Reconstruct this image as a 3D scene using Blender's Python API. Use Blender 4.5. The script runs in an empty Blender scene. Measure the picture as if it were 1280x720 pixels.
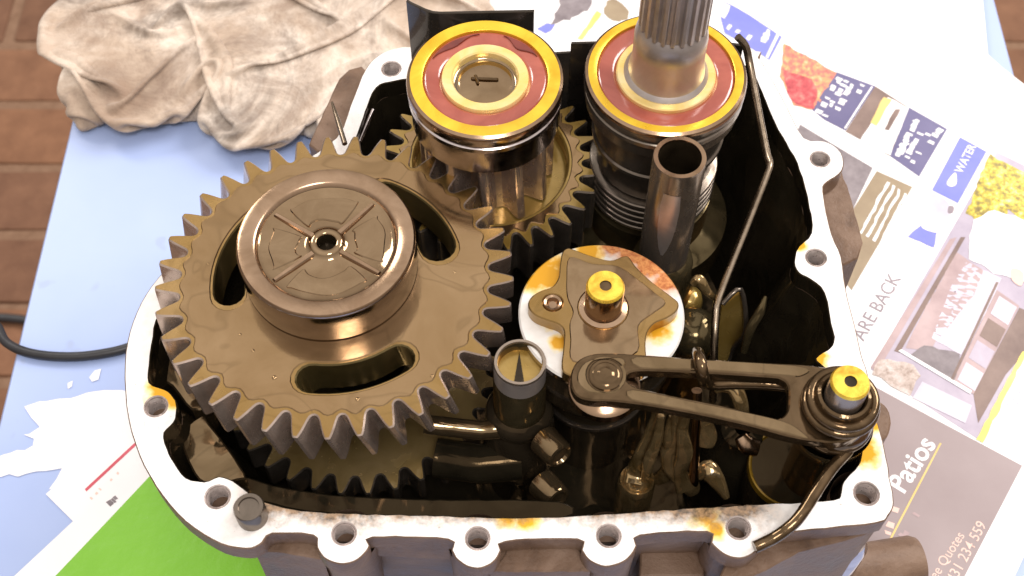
import bpy, bmesh, math, random
from mathutils import Vector, Matrix, noise
from mathutils.geometry import tessellate_polygon
random.seed(7)
R = math.radians
PI = math.pi
SC = bpy.context.scene
COL = SC.collection

# ------------------------------------------------------------------ camera
ZT = 0.620            # table top
ZF = 0.725            # machined mating face of the casing
FPX, PITCH, DIST = 1650.0, R(58), 0.47
CS, CC = math.sin(PITCH), math.cos(PITCH)
CAM = Vector((0, -DIST * CC, ZF + DIST * CS))
cd = bpy.data.cameras.new('camera')
cam = bpy.data.objects.new('camera', cd)
COL.objects.link(cam)
cam.location = CAM
cam.rotation_euler = (R(90) - PITCH, 0, 0)
cd.sensor_width = 36
cd.lens = 36 * FPX / 1280
cd.dof.use_dof = True
cd.dof.focus_distance = 0.465
cd.dof.aperture_fstop = 20
cd.clip_start = 0.01
cd.clip_end = 100
SC.camera = cam

def U(px, py, z):
    """photo pixel (1280x720) -> world point on the horizontal plane z above the mating face"""
    d = Vector((px - 640, FPX * CC + (360 - py) * CS, -FPX * CS + (360 - py) * CC))
    t = (ZF + z - CAM.z) / d.z
    return CAM + d * t

# ------------------------------------------------------------------ light
w = bpy.data.worlds.new('World')
SC.world = w
w.use_nodes = True
nt = w.node_tree
bg = nt.nodes['Background']
tc = nt.nodes.new('ShaderNodeTexCoord')
sx = nt.nodes.new('ShaderNodeSeparateXYZ')
rp = nt.nodes.new('ShaderNodeValToRGB')
rp.color_ramp.elements[0].position = 0.0
rp.color_ramp.elements[0].color = (0.30, 0.25, 0.21, 1)
rp.color_ramp.elements[1].position = 0.9
rp.color_ramp.elements[1].color = (1.18, 1.10, 1.04, 1)
nt.links.new(tc.outputs['Generated'], sx.inputs[0])
nt.links.new(sx.outputs['Z'], rp.inputs[0])
nt.links.new(rp.outputs[0], bg.inputs[0])
bg.inputs[1].default_value = 1.0

def area(name, loc, target, size, power, color, size_y=None):
    l = bpy.data.lights.new(name, 'AREA')
    l.energy = power
    l.color = color
    l.size = size
    if size_y:
        l.shape = 'RECTANGLE'
        l.size_y = size_y
    o = bpy.data.objects.new(name, l)
    COL.objects.link(o)
    o.location = loc
    o.rotation_euler = (Vector(target) - Vector(loc)).to_track_quat('-Z', 'Y').to_euler()
    return o

area('daylight_opening', (2.2, 1.5, 2.7), (0.05, 0.05, 0.7), 1.5, 98, (1.0, 0.955, 0.93))
area('daylight_opening', (-1.6, 1.9, 2.6), (0, 0, 0.7), 0.7, 24, (1.0, 0.96, 0.92))

area('highlight_lamp', (0.25, -0.95, 2.7), (0, 0, 0.7), 0.55, 21, (1.0, 0.97, 0.95))  # added lamp above and behind the camera, puts highlights on oily edges

SC.view_settings.view_transform = 'Standard'
SC.view_settings.look = 'None'
SC.view_settings.exposure = 0
SC.view_settings.gamma = 1
SC.view_settings.use_curve_mapping = False

# ------------------------------------------------------------------ materials
class NT:
    """small helper round a material's node tree"""
    def __init__(s, name):
        s.m = bpy.data.materials.new(name)
        s.m.use_nodes = True
        s.t = s.m.node_tree
        s.p = s.t.nodes['Principled BSDF']
        s.tc = s.t.nodes.new('ShaderNodeTexCoord')
    def n(s, typ, **kw):
        x = s.t.nodes.new(typ)
        for k, v in kw.items():
            setattr(x, k, v)
        return x
    def l(s, a, b):
        s.t.links.new(a, b)
    def noise(s, scale, detail=4, rough=0.55, dist=0.0, coord='Object', vec=None):
        x = s.n('ShaderNodeTexNoise')
        x.inputs['Scale'].default_value = scale
        x.inputs['Detail'].default_value = detail
        x.inputs['Roughness'].default_value = rough
        x.inputs['Distortion'].default_value = dist
        s.l(vec if vec is not None else s.tc.outputs[coord], x.inputs['Vector'])
        return x.outputs[0]
    def ramp(s, fac, stops):
        x = s.n('ShaderNodeValToRGB')
        e = x.color_ramp.elements
        while len(e) < len(stops):
            e.new(0.5)
        for i, (p, c) in enumerate(stops):
            e[i].position = p
            e[i].color = (c, c, c, 1) if isinstance(c, (int, float)) else (*c, 1)
        s.l(fac, x.inputs[0])
        return x.outputs[0]
    def mix(s, fac, a, b, mode='MIX'):
        x = s.n('ShaderNodeMix', data_type='RGBA', blend_type=mode)
        for sock, v in ((x.inputs[0], fac), (x.inputs[6], a), (x.inputs[7], b)):
            if isinstance(v, (int, float)):
                sock.default_value = v
            elif isinstance(v, tuple):
                sock.default_value = (*v, 1)
            else:
                s.l(v, sock)
        return x.outputs[2]
    def math(s, op, a, b=0.0, clamp=False):
        x = s.n('ShaderNodeMath', operation=op, use_clamp=clamp)
        for sock, v in ((x.inputs[0], a), (x.inputs[1], b)):
            if isinstance(v, (int, float)):
                sock.default_value = v
            else:
                s.l(v, sock)
        return x.outputs[0]
    def bump(s, h, strength=0.3, dist=0.001, prev=None):
        x = s.n('ShaderNodeBump')
        x.inputs['Strength'].default_value = strength
        x.inputs['Distance'].default_value = dist
        s.l(h, x.inputs['Height'])
        if prev is not None:
            s.l(prev, x.inputs['Normal'])
        return x.outputs[0]
    def set(s, **kw):
        for k, v in kw.items():
            sock = s.p.inputs[k.replace('_', ' ')]
            if isinstance(v, (int, float)):
                sock.default_value = v
            elif isinstance(v, tuple):
                sock.default_value = (*v, 1) if len(v) == 3 else v
            else:
                s.l(v, sock)
        return s

M = {}
def oily(name, c0, c1, rough=(0.12, 0.28), metal=1.0, scale=60, wav=0.25, wdist=0.0006, coat=0.0, wscale=70, lines=0.0):
    x = NT(name)
    n1 = x.noise(scale, 5, 0.6, 0.8)
    n2 = x.noise(wscale, 2, 0.5, 0.6)
    n3 = x.noise(1400, 3, 0.6)
    col = x.ramp(n1, [(0.3, c0), (0.7, c1)])
    if lines:      # tide marks where the oil has run and stopped
        tm = x.ramp(x.noise(24, 2.0, 0.45, 1.4), [(0.30, 0.0), (0.325, 1.0), (0.34, 0.0), (0.47, 0.0), (0.49, 0.8), (0.505, 0.0), (0.62, 0.0), (0.635, 1.0), (0.655, 0.0)])
        col = x.mix(x.math('MULTIPLY', tm, lines), col, tuple(v * 0.55 for v in c0))
    rg = x.ramp(x.noise(scale * 1.7, 4, 0.6, 0.5), [(0.3, rough[0]), (0.72, rough[1])])
    b = x.bump(n2, wav, wdist)
    b = x.bump(n3, 0.05, 0.0002, b)
    x.set(Base_Color=col, Metallic=metal, Roughness=rg, Normal=b, Coat_Weight=coat, Coat_Roughness=0.04)
    if name in ('black_oil', 'black_sheet', 'olive_black', 'black_gloss'):
        x.set(Specular_Tint=(1.0, 0.66, 0.34))
        if metal == 0.0: x.p.inputs['Specular IOR Level'].default_value = 0.3
    M[name] = x.m
    return x.m

oily('gear_tan', (0.29, 0.175, 0.055), (0.40, 0.262, 0.115), (0.16, 0.32), metal=0.9, scale=30, wav=0.14, wdist=0.0010, wscale=34, lines=0.3)
oily('gear_olive', (0.33, 0.205, 0.040), (0.47, 0.315, 0.095), (0.16, 0.32), metal=0.6, wav=0.25, coat=0.4)
oily('oil_film_tan', (0.30, 0.190, 0.090), (0.40, 0.268, 0.145), (0.08, 0.18), metal=0.94, scale=26, wav=0.14, wdist=0.0012, wscale=26, lines=0.35)
oily('steel', (0.40, 0.345, 0.335), (0.60, 0.535, 0.52), (0.10, 0.26), scale=90, wav=0.08)
oily('tooth_steel', (0.36, 0.275, 0.225), (0.56, 0.45, 0.385), (0.16, 0.32), scale=90, wav=0.15, metal=0.75)
oily('slot_brown', (0.10, 0.072, 0.025), (0.17, 0.125, 0.05), (0.12, 0.26), metal=0.7)
oily('fork_oil', (0.16, 0.10, 0.032), (0.46, 0.32, 0.155), (0.05, 0.15), metal=0.75, scale=90, wav=0.5, wdist=0.002, wscale=90, coat=0.3)
oily('bronze_steel', (0.28, 0.180, 0.108), (0.46, 0.32, 0.215), (0.12, 0.28), scale=55, wav=0.12)
oily('dish_oil', (0.26, 0.175, 0.10), (0.36, 0.255, 0.155), (0.05, 0.12), wav=0.35, wdist=0.0016, wscale=45)
oily('dark_steel', (0.11, 0.090, 0.070), (0.22, 0.18, 0.145), (0.14, 0.28), scale=70, wav=0.15, metal=0.8)
oily('satin_steel', (0.36, 0.315, 0.295), (0.52, 0.465, 0.44), (0.28, 0.44), scale=60, wav=0.06, metal=0.78)
oily('tube_steel', (0.26, 0.205, 0.16), (0.38, 0.31, 0.25), (0.18, 0.32), scale=60, wav=0.1, metal=0.85)
oily('lever_brown', (0.080, 0.050, 0.024), (0.165, 0.108, 0.058), (0.06, 0.16), scale=110, wav=0.5, wdist=0.0009, wscale=110, metal=0.85)
oily('black_oil', (0.010, 0.008, 0.005), (0.022, 0.017, 0.010), (0.05, 0.14), metal=0.0, scale=50, wav=0.5, wdist=0.003, wscale=45)
oily('olive_black', (0.055, 0.042, 0.020), (0.15, 0.115, 0.060), (0.06, 0.18), metal=0.7, scale=50, wav=0.5, wdist=0.003, wscale=42)
oily('tan_ledge', (0.16, 0.108, 0.055), (0.27, 0.19, 0.105), (0.05, 0.12), metal=0.85, wav=0.5, wdist=0.002, wscale=60, lines=0.35)
oily('yellow_oil', (0.70, 0.36, 0.012), (0.94, 0.66, 0.06), (0.16, 0.34), metal=0.45, scale=42, wav=0.1)
oily('pin_yellow', (0.50, 0.22, 0.008), (0.96, 0.72, 0.09), (0.18, 0.36), metal=0.4, scale=150, wav=0.15)
oily('amber_dark', (0.17, 0.095, 0.008), (0.27, 0.16, 0.016), (0.14, 0.26), metal=0.4, scale=60)
oily('yellow_pale', (0.85, 0.60, 0.14), (0.90, 0.74, 0.42), (0.16, 0.3), metal=0.5, scale=60, wav=0.1)
oily('red_seal', (0.24, 0.042, 0.026), (0.42, 0.110, 0.072), (0.10, 0.24), metal=0.0, scale=32, wav=0.4, wdist=0.0014, wscale=60, coat=0.6)
oily('seal_dark', (0.10, 0.012, 0.008), (0.20, 0.032, 0.02), (0.08, 0.18), metal=0.0, scale=60, coat=0.5)
oily('star_oil', (0.27, 0.18, 0.10), (0.37, 0.26, 0.155), (0.06, 0.14), wav=0.3, wdist=0.0014, wscale=45, lines=0.4)
oily('black_gloss', (0.018, 0.013, 0.008), (0.035, 0.026, 0.016), (0.05, 0.10), metal=0.0, scale=50, wav=0.15, wdist=0.001)
oily('low_gear', (0.21, 0.14, 0.045), (0.32, 0.225, 0.10), (0.16, 0.32), metal=0.6, wav=0.25, coat=0.3)
oily('hub_steel', (0.22, 0.185, 0.175), (0.36, 0.31, 0.295), (0.10, 0.24), scale=60, wav=0.1)
oily('dark_hole', (0.02, 0.014, 0.008), (0.05, 0.035, 0.02), (0.15, 0.3), metal=0.6)
oily('thread_steel', (0.42, 0.36, 0.33), (0.68, 0.60, 0.57), (0.24, 0.40), scale=300, wav=0.2, metal=0.6)
oily('black_sheet', (0.016, 0.014, 0.012), (0.035, 0.030, 0.026), (0.18, 0.34), metal=0.0, scale=40, wav=0.15, coat=0.4)
oily('wire_steel', (0.22, 0.17, 0.12), (0.34, 0.27, 0.2), (0.2, 0.34), scale=150, wav=0.1)

def spots_mask(x, pts, pos, gain=1.5):
    """soft blotches: union of noisy discs at given world points"""
    out = None
    wob = x.noise(160, 3, 0.6)
    for (p, r) in pts:
        d = x.n('ShaderNodeVectorMath', operation='DISTANCE')
        x.l(pos, d.inputs[0])
        d.inputs[1].default_value = p
        v = x.math('DIVIDE', d.outputs['Value'], r)
        v = x.math('ADD', v, x.math('MULTIPLY', x.math('SUBTRACT', wob, 0.5), 1.6))
        v = x.math('SUBTRACT', 1.25, v, True)
        out = v if out is None else x.math('MAXIMUM', out, v)
    return x.math('MULTIPLY', out, gain, True)

def face_material():
    x = NT('machined_face')
    geo = x.n('ShaderNodeNewGeometry')
    pos = geo.outputs['Position']
    sep = x.n('ShaderNodeSeparateXYZ')
    x.l(pos, sep.inputs[0])
    n1 = x.noise(220, 6, 0.65)
    base = x.ramp(n1, [(0.3, (0.72, 0.68, 0.65)), (0.65, (0.84, 0.81, 0.78))])
    # amber oil that has crept on to the face at a few places
    ys = [(U(204, 486, 0), 0.0058), (U(218, 500, 0), 0.004), (U(880, 643, 0), 0.0048), (U(896, 662, 0), 0.0034),
          (U(1082, 565, 0), 0.0055), (U(1088, 520, 0), 0.006), (U(1022, 446, 0), 0.0045), (U(660, 650, 0), 0.0038),
          (U(632, 648, 0), 0.0034), (U(1000, 306, 0), 0.0028)]
    ym = spots_mask(x, [(tuple(p), r) for p, r in ys], pos)
    col = x.mix(x.ramp(ym, [(0.0, 0.0), (0.35, 0.45), (1.0, 1.0)]), base, x.ramp(ym, [(0.1, (0.86, 0.66, 0.22)), (0.6, (0.90, 0.60, 0.03)), (1.0, (0.72, 0.36, 0.01))]))
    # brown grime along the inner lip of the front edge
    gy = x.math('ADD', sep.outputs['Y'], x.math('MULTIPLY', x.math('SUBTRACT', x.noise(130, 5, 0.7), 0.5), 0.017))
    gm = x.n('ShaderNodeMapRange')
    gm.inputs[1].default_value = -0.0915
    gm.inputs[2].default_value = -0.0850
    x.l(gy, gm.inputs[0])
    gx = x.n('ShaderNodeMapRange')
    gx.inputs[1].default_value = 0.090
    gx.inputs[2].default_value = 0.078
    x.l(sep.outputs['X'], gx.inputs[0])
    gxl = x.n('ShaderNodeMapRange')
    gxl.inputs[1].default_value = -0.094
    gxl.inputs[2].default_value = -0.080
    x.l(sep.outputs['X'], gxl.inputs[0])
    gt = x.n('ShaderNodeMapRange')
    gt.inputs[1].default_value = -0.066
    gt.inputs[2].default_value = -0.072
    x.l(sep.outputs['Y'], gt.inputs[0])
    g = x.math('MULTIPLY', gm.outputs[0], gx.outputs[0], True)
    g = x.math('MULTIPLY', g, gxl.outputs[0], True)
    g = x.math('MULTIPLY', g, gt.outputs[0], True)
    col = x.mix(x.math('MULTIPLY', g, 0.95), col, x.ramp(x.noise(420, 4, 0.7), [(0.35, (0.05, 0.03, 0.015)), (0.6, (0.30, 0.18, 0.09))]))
    # pin-prick specks and scuffs
    sp = x.ramp(x.noise(900, 2, 0.5), [(0.70, 0.0), (0.76, 1.0)])
    col = x.mix(x.math('MULTIPLY', sp, 0.5), col, (0.22, 0.15, 0.10))
    bn = x.bump(n1, 0.15, 0.0003)
    x.set(Base_Color=col, Roughness=x.ramp(ym, [(0, 0.46), (1, 0.14)]), Metallic=0.12, Normal=bn)
    M['machined_face'] = x.m
face_material()

def cast_material():
    x = NT('dirty_casting')
    n1 = x.noise(45, 6, 0.65, 0.4)
    n2 = x.noise(420, 5, 0.7)
    c = x.ramp(n1, [(0.28, (0.075, 0.042, 0.026)), (0.5, (0.165, 0.100, 0.064)), (0.75, (0.26, 0.175, 0.125))])
    sp = x.ramp(n2, [(0.60, 0.0), (0.72, 1.0)])
    c = x.mix(x.math('MULTIPLY', sp, 0.45), c, (0.07, 0.042, 0.026))
    b = x.bump(n2, 0.5, 0.0008)
    b = x.bump(n1, 0.4, 0.002, b)
    x.set(Base_Color=c, Roughness=x.ramp(n1, [(0.3, 0.32), (0.7, 0.6)]), Metallic=0.0, Specular_IOR_Level=0.3, Normal=b)
    M['dirty_casting'] = x.m
cast_material()

def drum_face_material(cx, cy, cz):
    x = NT('drum_face')
    geo = x.n('ShaderNodeNewGeometry')
    pos = geo.outputs['Position']
    n1 = x.noise(120, 4, 0.6)
    base = x.ramp(n1, [(0.3, (0.68, 0.645, 0.60)), (0.7, (0.83, 0.80, 0.77))])
    ys = [(U(688, 345, 0.011), 0.0085), (U(668, 352, 0.011), 0.005), (U(735, 312, 0.011), 0.0055), (U(812, 408, 0.011), 0.007),
          (U(700, 430, 0.011), 0.0035), (U(835, 395, 0.011), 0.003), (U(690, 400, 0.011), 0.004)]
    ym = spots_mask(x, [(tuple(p), r) for p, r in ys], pos)
    col = x.mix(x.ramp(ym, [(0.0, 0.0), (0.35, 0.45), (1.0, 1.0)]), base, x.ramp(ym, [(0.1, (0.88, 0.70, 0.22)), (0.6, (0.86, 0.54, 0.02)), (1.0, (0.66, 0.32, 0.01))]))
    os_ = [(U(790, 316, 0.011), 0.0065), (U(815, 330, 0.011), 0.0075), (U(835, 352, 0.011), 0.006), (U(765, 309, 0.011), 0.004)]
    om = spots_mask(x, [(tuple(p), r) for p, r in os_], pos)
    hat = x.ramp(x.noise(520, 4, 0.7), [(0.35, (0.36, 0.10, 0.03)), (0.6, (0.62, 0.27, 0.09))])
    col = x.mix(om, col, hat)
    x.set(Base_Color=col, Roughness=0.3, Metallic=0.2, Normal=x.bump(n1, 0.1, 0.0004))
    M['drum_face'] = x.m
drum_face_material(0, 0, 0)

def plain(name, c0, c1, rough=0.5, scale=60, bump=0.1, bdist=0.0005, detail=5, spec=0.5, coat=0.0):
    x = NT(name)
    n1 = x.noise(scale, detail, 0.6)
    col = x.ramp(n1, [(0.3, c0), (0.7, c1)])
    x.set(Base_Color=col, Roughness=rough, Normal=x.bump(x.noise(scale * 6, 4, 0.6), bump, bdist), Coat_Weight=coat)
    x.p.inputs['Specular IOR Level'].default_value = spec
    M[name] = x.m
    return x

plain('paper_white', (0.82, 0.80, 0.80), (0.86, 0.845, 0.845), 0.6, 30)
plain('print_blue', (0.15, 0.16, 0.42), (0.21, 0.22, 0.50), 0.5, 40)
plain('print_blue_bright', (0.17, 0.19, 0.60), (0.23, 0.25, 0.68), 0.5, 40)
plain('print_navy', (0.11, 0.10, 0.21), (0.16, 0.145, 0.27), 0.5, 40)
plain('print_mauve', (0.30, 0.235, 0.235), (0.36, 0.29, 0.29), 0.45, 18)
plain('print_brown', (0.16, 0.105, 0.09), (0.27, 0.19, 0.16), 0.5, 60)
plain('print_taupe', (0.26, 0.19, 0.12), (0.36, 0.28, 0.18), 0.5, 60)
plain('print_grey', (0.17, 0.14, 0.15), (0.29, 0.25, 0.26), 0.5, 150)
plain('print_lilac', (0.38, 0.33, 0.41), (0.52, 0.46, 0.54), 0.5, 60)
plain('print_pale', (0.52, 0.48, 0.57), (0.68, 0.64, 0.72), 0.5, 60)
plain('print_pink', (0.36, 0.255, 0.26), (0.52, 0.39, 0.39), 0.5, 70)
plain('print_green', (0.17, 0.44, 0.020), (0.215, 0.51, 0.035), 0.36, 14, 0.3, 0.002)
plain('print_red', (0.55, 0.07, 0.10), (0.62, 0.10, 0.14), 0.5, 60)
plain('print_yellow', (0.80, 0.66, 0.10), (0.85, 0.74, 0.25), 0.5, 60)
plain('print_gold', (0.74, 0.52, 0.16), (0.78, 0.58, 0.22), 0.5, 60)
plain('print_salmon', (0.80, 0.54, 0.46), (0.84, 0.60, 0.52), 0.5, 60)
plain('print_ink', (0.26, 0.21, 0.24), (0.32, 0.27, 0.30), 0.5, 60)
plain('rubber_black', (0.014, 0.013, 0.015), (0.025, 0.024, 0.027), 0.4, 90)
x = plain('mortar', (0.17, 0.092, 0.052), (0.24, 0.14, 0.085), 0.9, 90, 0.4, 0.002)

def speckle_print(name, cols, scale):
    x = NT(name)
    v = x.n('ShaderNodeTexVoronoi')
    v.inputs['Scale'].default_value = scale
    x.l(x.tc.outputs['Object'], v.inputs['Vector'])
    n = x.noise(scale * 0.7, 5, 0.7)
    f = x.mix(0.86, v.outputs['Color'], n)
    bw = x.n('ShaderNodeRGBToBW')
    x.l(f, bw.inputs[0])
    x.set(Base_Color=x.ramp(bw.outputs[0], cols), Roughness=0.5)
    M[name] = x.m
speckle_print('print_foliage', [(0.30, (0.16, 0.11, 0.04)), (0.42, (0.30, 0.23, 0.06)), (0.52, (0.62, 0.50, 0.05)), (0.62, (0.78, 0.68, 0.25)), (0.72, (0.80, 0.76, 0.62))], 420)
speckle_print('print_flowers', [(0.30, (0.50, 0.12, 0.10)), (0.45, (0.62, 0.20, 0.16)), (0.55, (0.70, 0.36, 0.15)), (0.7, (0.78, 0.58, 0.38))], 500)
speckle_print('print_redspeck', [(0.32, (0.36, 0.05, 0.06)), (0.5, (0.55, 0.09, 0.10)), (0.66, (0.66, 0.24, 0.20))], 340)
speckle_print('print_brickwork', [(0.3, (0.25, 0.17, 0.13)), (0.5, (0.55, 0.45, 0.40)), (0.7, (0.72, 0.68, 0.66))], 360)

def table_material():
    x = NT('blue_laminate')
    n1 = x.noise(9, 4, 0.6)
    c = x.ramp(n1, [(0.3, (0.34, 0.43, 0.70)), (0.7, (0.40, 0.49, 0.74))])
    d = x.ramp(x.noise(60, 2, 0.5), [(0.70, 0.0), (0.75, 1.0)])
    c = x.mix(x.math('MULTIPLY', d, 0.35), c, (0.28, 0.32, 0.40))
    x.set(Base_Color=c, Roughness=0.42, Normal=x.bump(x.noise(500, 3, 0.5), 0.04, 0.0004))
    M['blue_laminate'] = x.m
table_material()

def brick_material():
    x = NT('brick')
    oi = x.n('ShaderNodeObjectInfo')
    n1 = x.noise(38, 6, 0.65)
    n2 = x.noise(300, 4, 0.7)
    c = x.ramp(n1, [(0.3, (0.150, 0.068, 0.034)), (0.7, (0.225, 0.110, 0.058))])
    tint = x.ramp(oi.outputs['Random'], [(0.0, (0.80, 0.78, 0.80)), (1.0, (1.12, 1.08, 1.02))])
    c = x.mix(1.0, c, tint, 'MULTIPLY')
    sp = x.ramp(n2, [(0.66, 0.0), (0.74, 1.0)])
    c = x.mix(x.math('MULTIPLY', sp, 0.35), c, (0.38, 0.26, 0.18))
    x.set(Base_Color=c, Roughness=0.85, Normal=x.bump(n2, 0.4, 0.002))
    M['brick'] = x.m
brick_material()

def rag_material():
    x = NT('rag_cloth')
    n1 = x.noise(13, 5, 0.62, 0.5)
    n2 = x.noise(34, 6, 0.7, 0.7)
    c = x.ramp(n1, [(0.28, (0.28, 0.195, 0.14)), (0.41, (0.50, 0.39, 0.30)), (0.55, (0.76, 0.66, 0.56)), (0.72, (0.86, 0.80, 0.73))])
    g = x.ramp(n2, [(0.36, 1.0), (0.56, 0.0)])
    c = x.mix(x.math('MULTIPLY', g, 0.62), c, (0.20, 0.135, 0.10))
    st = x.ramp(x.noise(20, 5, 0.7, 1.0, vec=None), [(0.48, 0.0), (0.62, 1.0)])
    c = x.mix(x.math('MULTIPLY', st, 0.35), c, (0.34, 0.23, 0.16))
    gs = x.ramp(x.noise(11, 6, 0.72, 0.8), [(0.50, 0.0), (0.60, 1.0)])
    c = x.mix(x.math('MULTIPLY', gs, 0.66), c, (0.150, 0.112, 0.090))
    geo = x.n('ShaderNodeNewGeometry')
    ym = spots_mask(x, [(tuple(U(228, 30, -0.07)), 0.011), (tuple(U(238, 15, -0.07)), 0.008)], geo.outputs['Position'])
    c = x.mix(x.math('MULTIPLY', ym, 0.6), c, (0.80, 0.62, 0.20))
    cr = x.ramp(x.noise(90, 5, 0.75, 1.2), [(0.485, 0.0), (0.5, 1.0), (0.515, 0.0)])
    c = x.mix(x.math('MULTIPLY', cr, 0.25), c, (0.15, 0.10, 0.07))
    wv = x.noise(1100, 2, 0.5)
    b = x.bump(n2, 0.5, 0.004)
    b = x.bump(wv, 0.35, 0.0006, b)
    x.set(Base_Color=c, Roughness=0.95, Normal=b)
    x.p.inputs['Specular IOR Level'].default_value = 0.15
    x.p.inputs['Sheen Weight'].default_value = 0.2
    M['rag_cloth'] = x.m
rag_material()

# ------------------------------------------------------------------ object helpers
def finish(bm, sharp=35, smooth=True):
    bmesh.ops.remove_doubles(bm, verts=bm.verts, dist=1e-7)
    bmesh.ops.recalc_face_normals(bm, faces=bm.faces)
    me = bpy.data.meshes.new('mesh')
    bm.to_mesh(me)
    bm.free()
    if smooth:
        for p in me.polygons:
            p.use_smooth = not (sharp < 60 and abs(p.normal.z) > 0.999)
        if sharp < 180:
            me.set_sharp_from_angle(angle=R(sharp))
    return me

def tag(o, label, cat, group=None, kind=None):
    if label: o['label'] = label
    if cat: o['category'] = cat
    if group: o['group'] = group
    if kind: o['kind'] = kind
    return o

def thing(name, label, cat, loc, group=None):
    o = bpy.data.objects.new(name, None)
    COL.objects.link(o)
    o.location = loc
    o.empty_display_size = 0.01
    return tag(o, label, cat, group)

def wloc(o):
    v = o.location.copy()
    while o.parent:
        o = o.parent
        v += o.location
    return v

def obj(name, me, mats, parent=None, origin=None):
    """link a mesh given in world coordinates; mats: one material name or a list for its slots"""
    o = bpy.data.objects.new(name, me)
    COL.objects.link(o)
    me.name = name
    for m in ([mats] if isinstance(mats, str) else mats):
        me.materials.append(M[m])
    base = wloc(parent) if parent else Vector((0, 0, 0))
    org = Vector(origin) if origin is not None else base
    me.transform(Matrix.Translation(-org))
    o.location = org - base
    if parent:
        o.parent = parent
    return o

def loop_normals(lp):
    n = len(lp)
    area2 = sum(lp[i][0] * lp[(i + 1) % n][1] - lp[(i + 1) % n][0] * lp[i][1] for i in range(n))
    sg = 1 if area2 > 0 else -1
    out = []
    for i in range(n):
        a, b, c = lp[i - 1], lp[i], lp[(i + 1) % n]
        e1 = Vector((b[0] - a[0], b[1] - a[1])).normalized() if (b[0] - a[0], b[1] - a[1]) != (0, 0) else Vector((1, 0))
        e2 = Vector((c[0] - b[0], c[1] - b[1])).normalized() if (c[0] - b[0], c[1] - b[1]) != (0, 0) else e1
        t = e1 + e2
        t = t.normalized() if t.length > 1e-6 else e1
        out.append((t.y * sg, -t.x * sg))
    return out      # pointing out of the loop

def plate(loops, z0, z1, ch=0.0, twist=0.0, tc_=(0, 0), layers=1, chb=0.0, side_mats=None, sharp=35, bottom=True, taper=None):
    """solid slab between world heights z0 and z1; loops[0] is the outline, the rest are holes.
    ch = chamfer at the top edge; twist = rotation (rad) of the bottom against the top about tc_"""
    bm = bmesh.new()
    nrm = [loop_normals(l) for l in loops]
    prof = []
    if chb: prof += [(z0, chb), (z0 + chb, 0.0)]
    else: prof += [(z0, 0.0)]
    for k in range(1, layers):
        prof.append((z0 + (z1 - z0) * k / layers, 0.0))
    prof += [(z1 - ch, 0.0), (z1, ch)] if ch else [(z1, 0.0)]
    rings = []
    for (z, off) in prof:
        a = twist * (z1 - z) / (z1 - z0)
        ca, sa = math.cos(a), math.sin(a)
        lay = []
        for li, lp in enumerate(loops):
            s = -1 if li == 0 else 1
            row = []
            for (p, nn) in zip(lp, nrm[li]):
                px, py = p[0] + s * nn[0] * off, p[1] + s * nn[1] * off
                dx, dy = px - tc_[0], py - tc_[1]
                if taper:
                    k_ = (z1 - z) / (z1 - z0)
                    dx *= 1 + (taper[0] - 1) * k_
                    dy *= 1 + (taper[1] - 1) * k_
                row.append(bm.verts.new((tc_[0] + dx * ca - dy * sa, tc_[1] + dx * sa + dy * ca, z)))
            lay.append(row)
        rings.append(lay)
    for a, b in zip(rings[:-1], rings[1:]):
        for li in range(len(loops)):
            n = len(loops[li])
            for i in range(n):
                try:
                    f = bm.faces.new((a[li][i], a[li][(i + 1) % n], b[li][(i + 1) % n], b[li][i]))
                    if side_mats: f.material_index = side_mats[min(li, len(side_mats) - 1)]
                except ValueError:
                    pass
    for lay in ((rings[0], rings[-1]) if bottom else (rings[-1],)):
        flat = [v for row in lay for v in row]
        tris = tessellate_polygon([[Vector((v.co.x, v.co.y, 0)) for v in row] for row in lay])
        for t in tris:
            try:
                bm.faces.new([flat[i] for i in t])
            except ValueError:
                pass
    bmesh.ops.dissolve_degenerate(bm, dist=2e-7, edges=bm.edges)
    return finish(bm, sharp)

def circle(cx, cy, r, n=24, ph=0.0):
    return [(cx + r * math.cos(ph + 2 * PI * i / n), cy + r * math.sin(ph + 2 * PI * i / n)) for i in range(n)]

def catmull(pts, sub=5, closed=True):
    out = []
    n = len(pts)
    rng = range(n) if closed else range(n - 1)
    for i in rng:
        if closed:
            p0, p1, p2, p3 = pts[i - 1], pts[i], pts[(i + 1) % n], pts[(i + 2) % n]
        else:
            p0, p1, p2, p3 = pts[max(i - 1, 0)], pts[i], pts[i + 1], pts[min(i + 2, n - 1)]
        for k in range(sub):
            t = k / sub
            out.append(tuple(0.5 * (2 * b + (c - a) * t + (2 * a - 5 * b + 4 * c - d) * t * t + (3 * b - a - 3 * c + d) * t ** 3)
                             for a, b, c, d in zip(p0, p1, p2, p3)))
    if not closed:
        out.append(tuple(pts[-1]))
    return out

def pxloop(pts, z, sub=0):
    q = [tuple(U(x, y, z)[:2]) for x, y in pts]
    return catmull(q, sub) if sub else q

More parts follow.
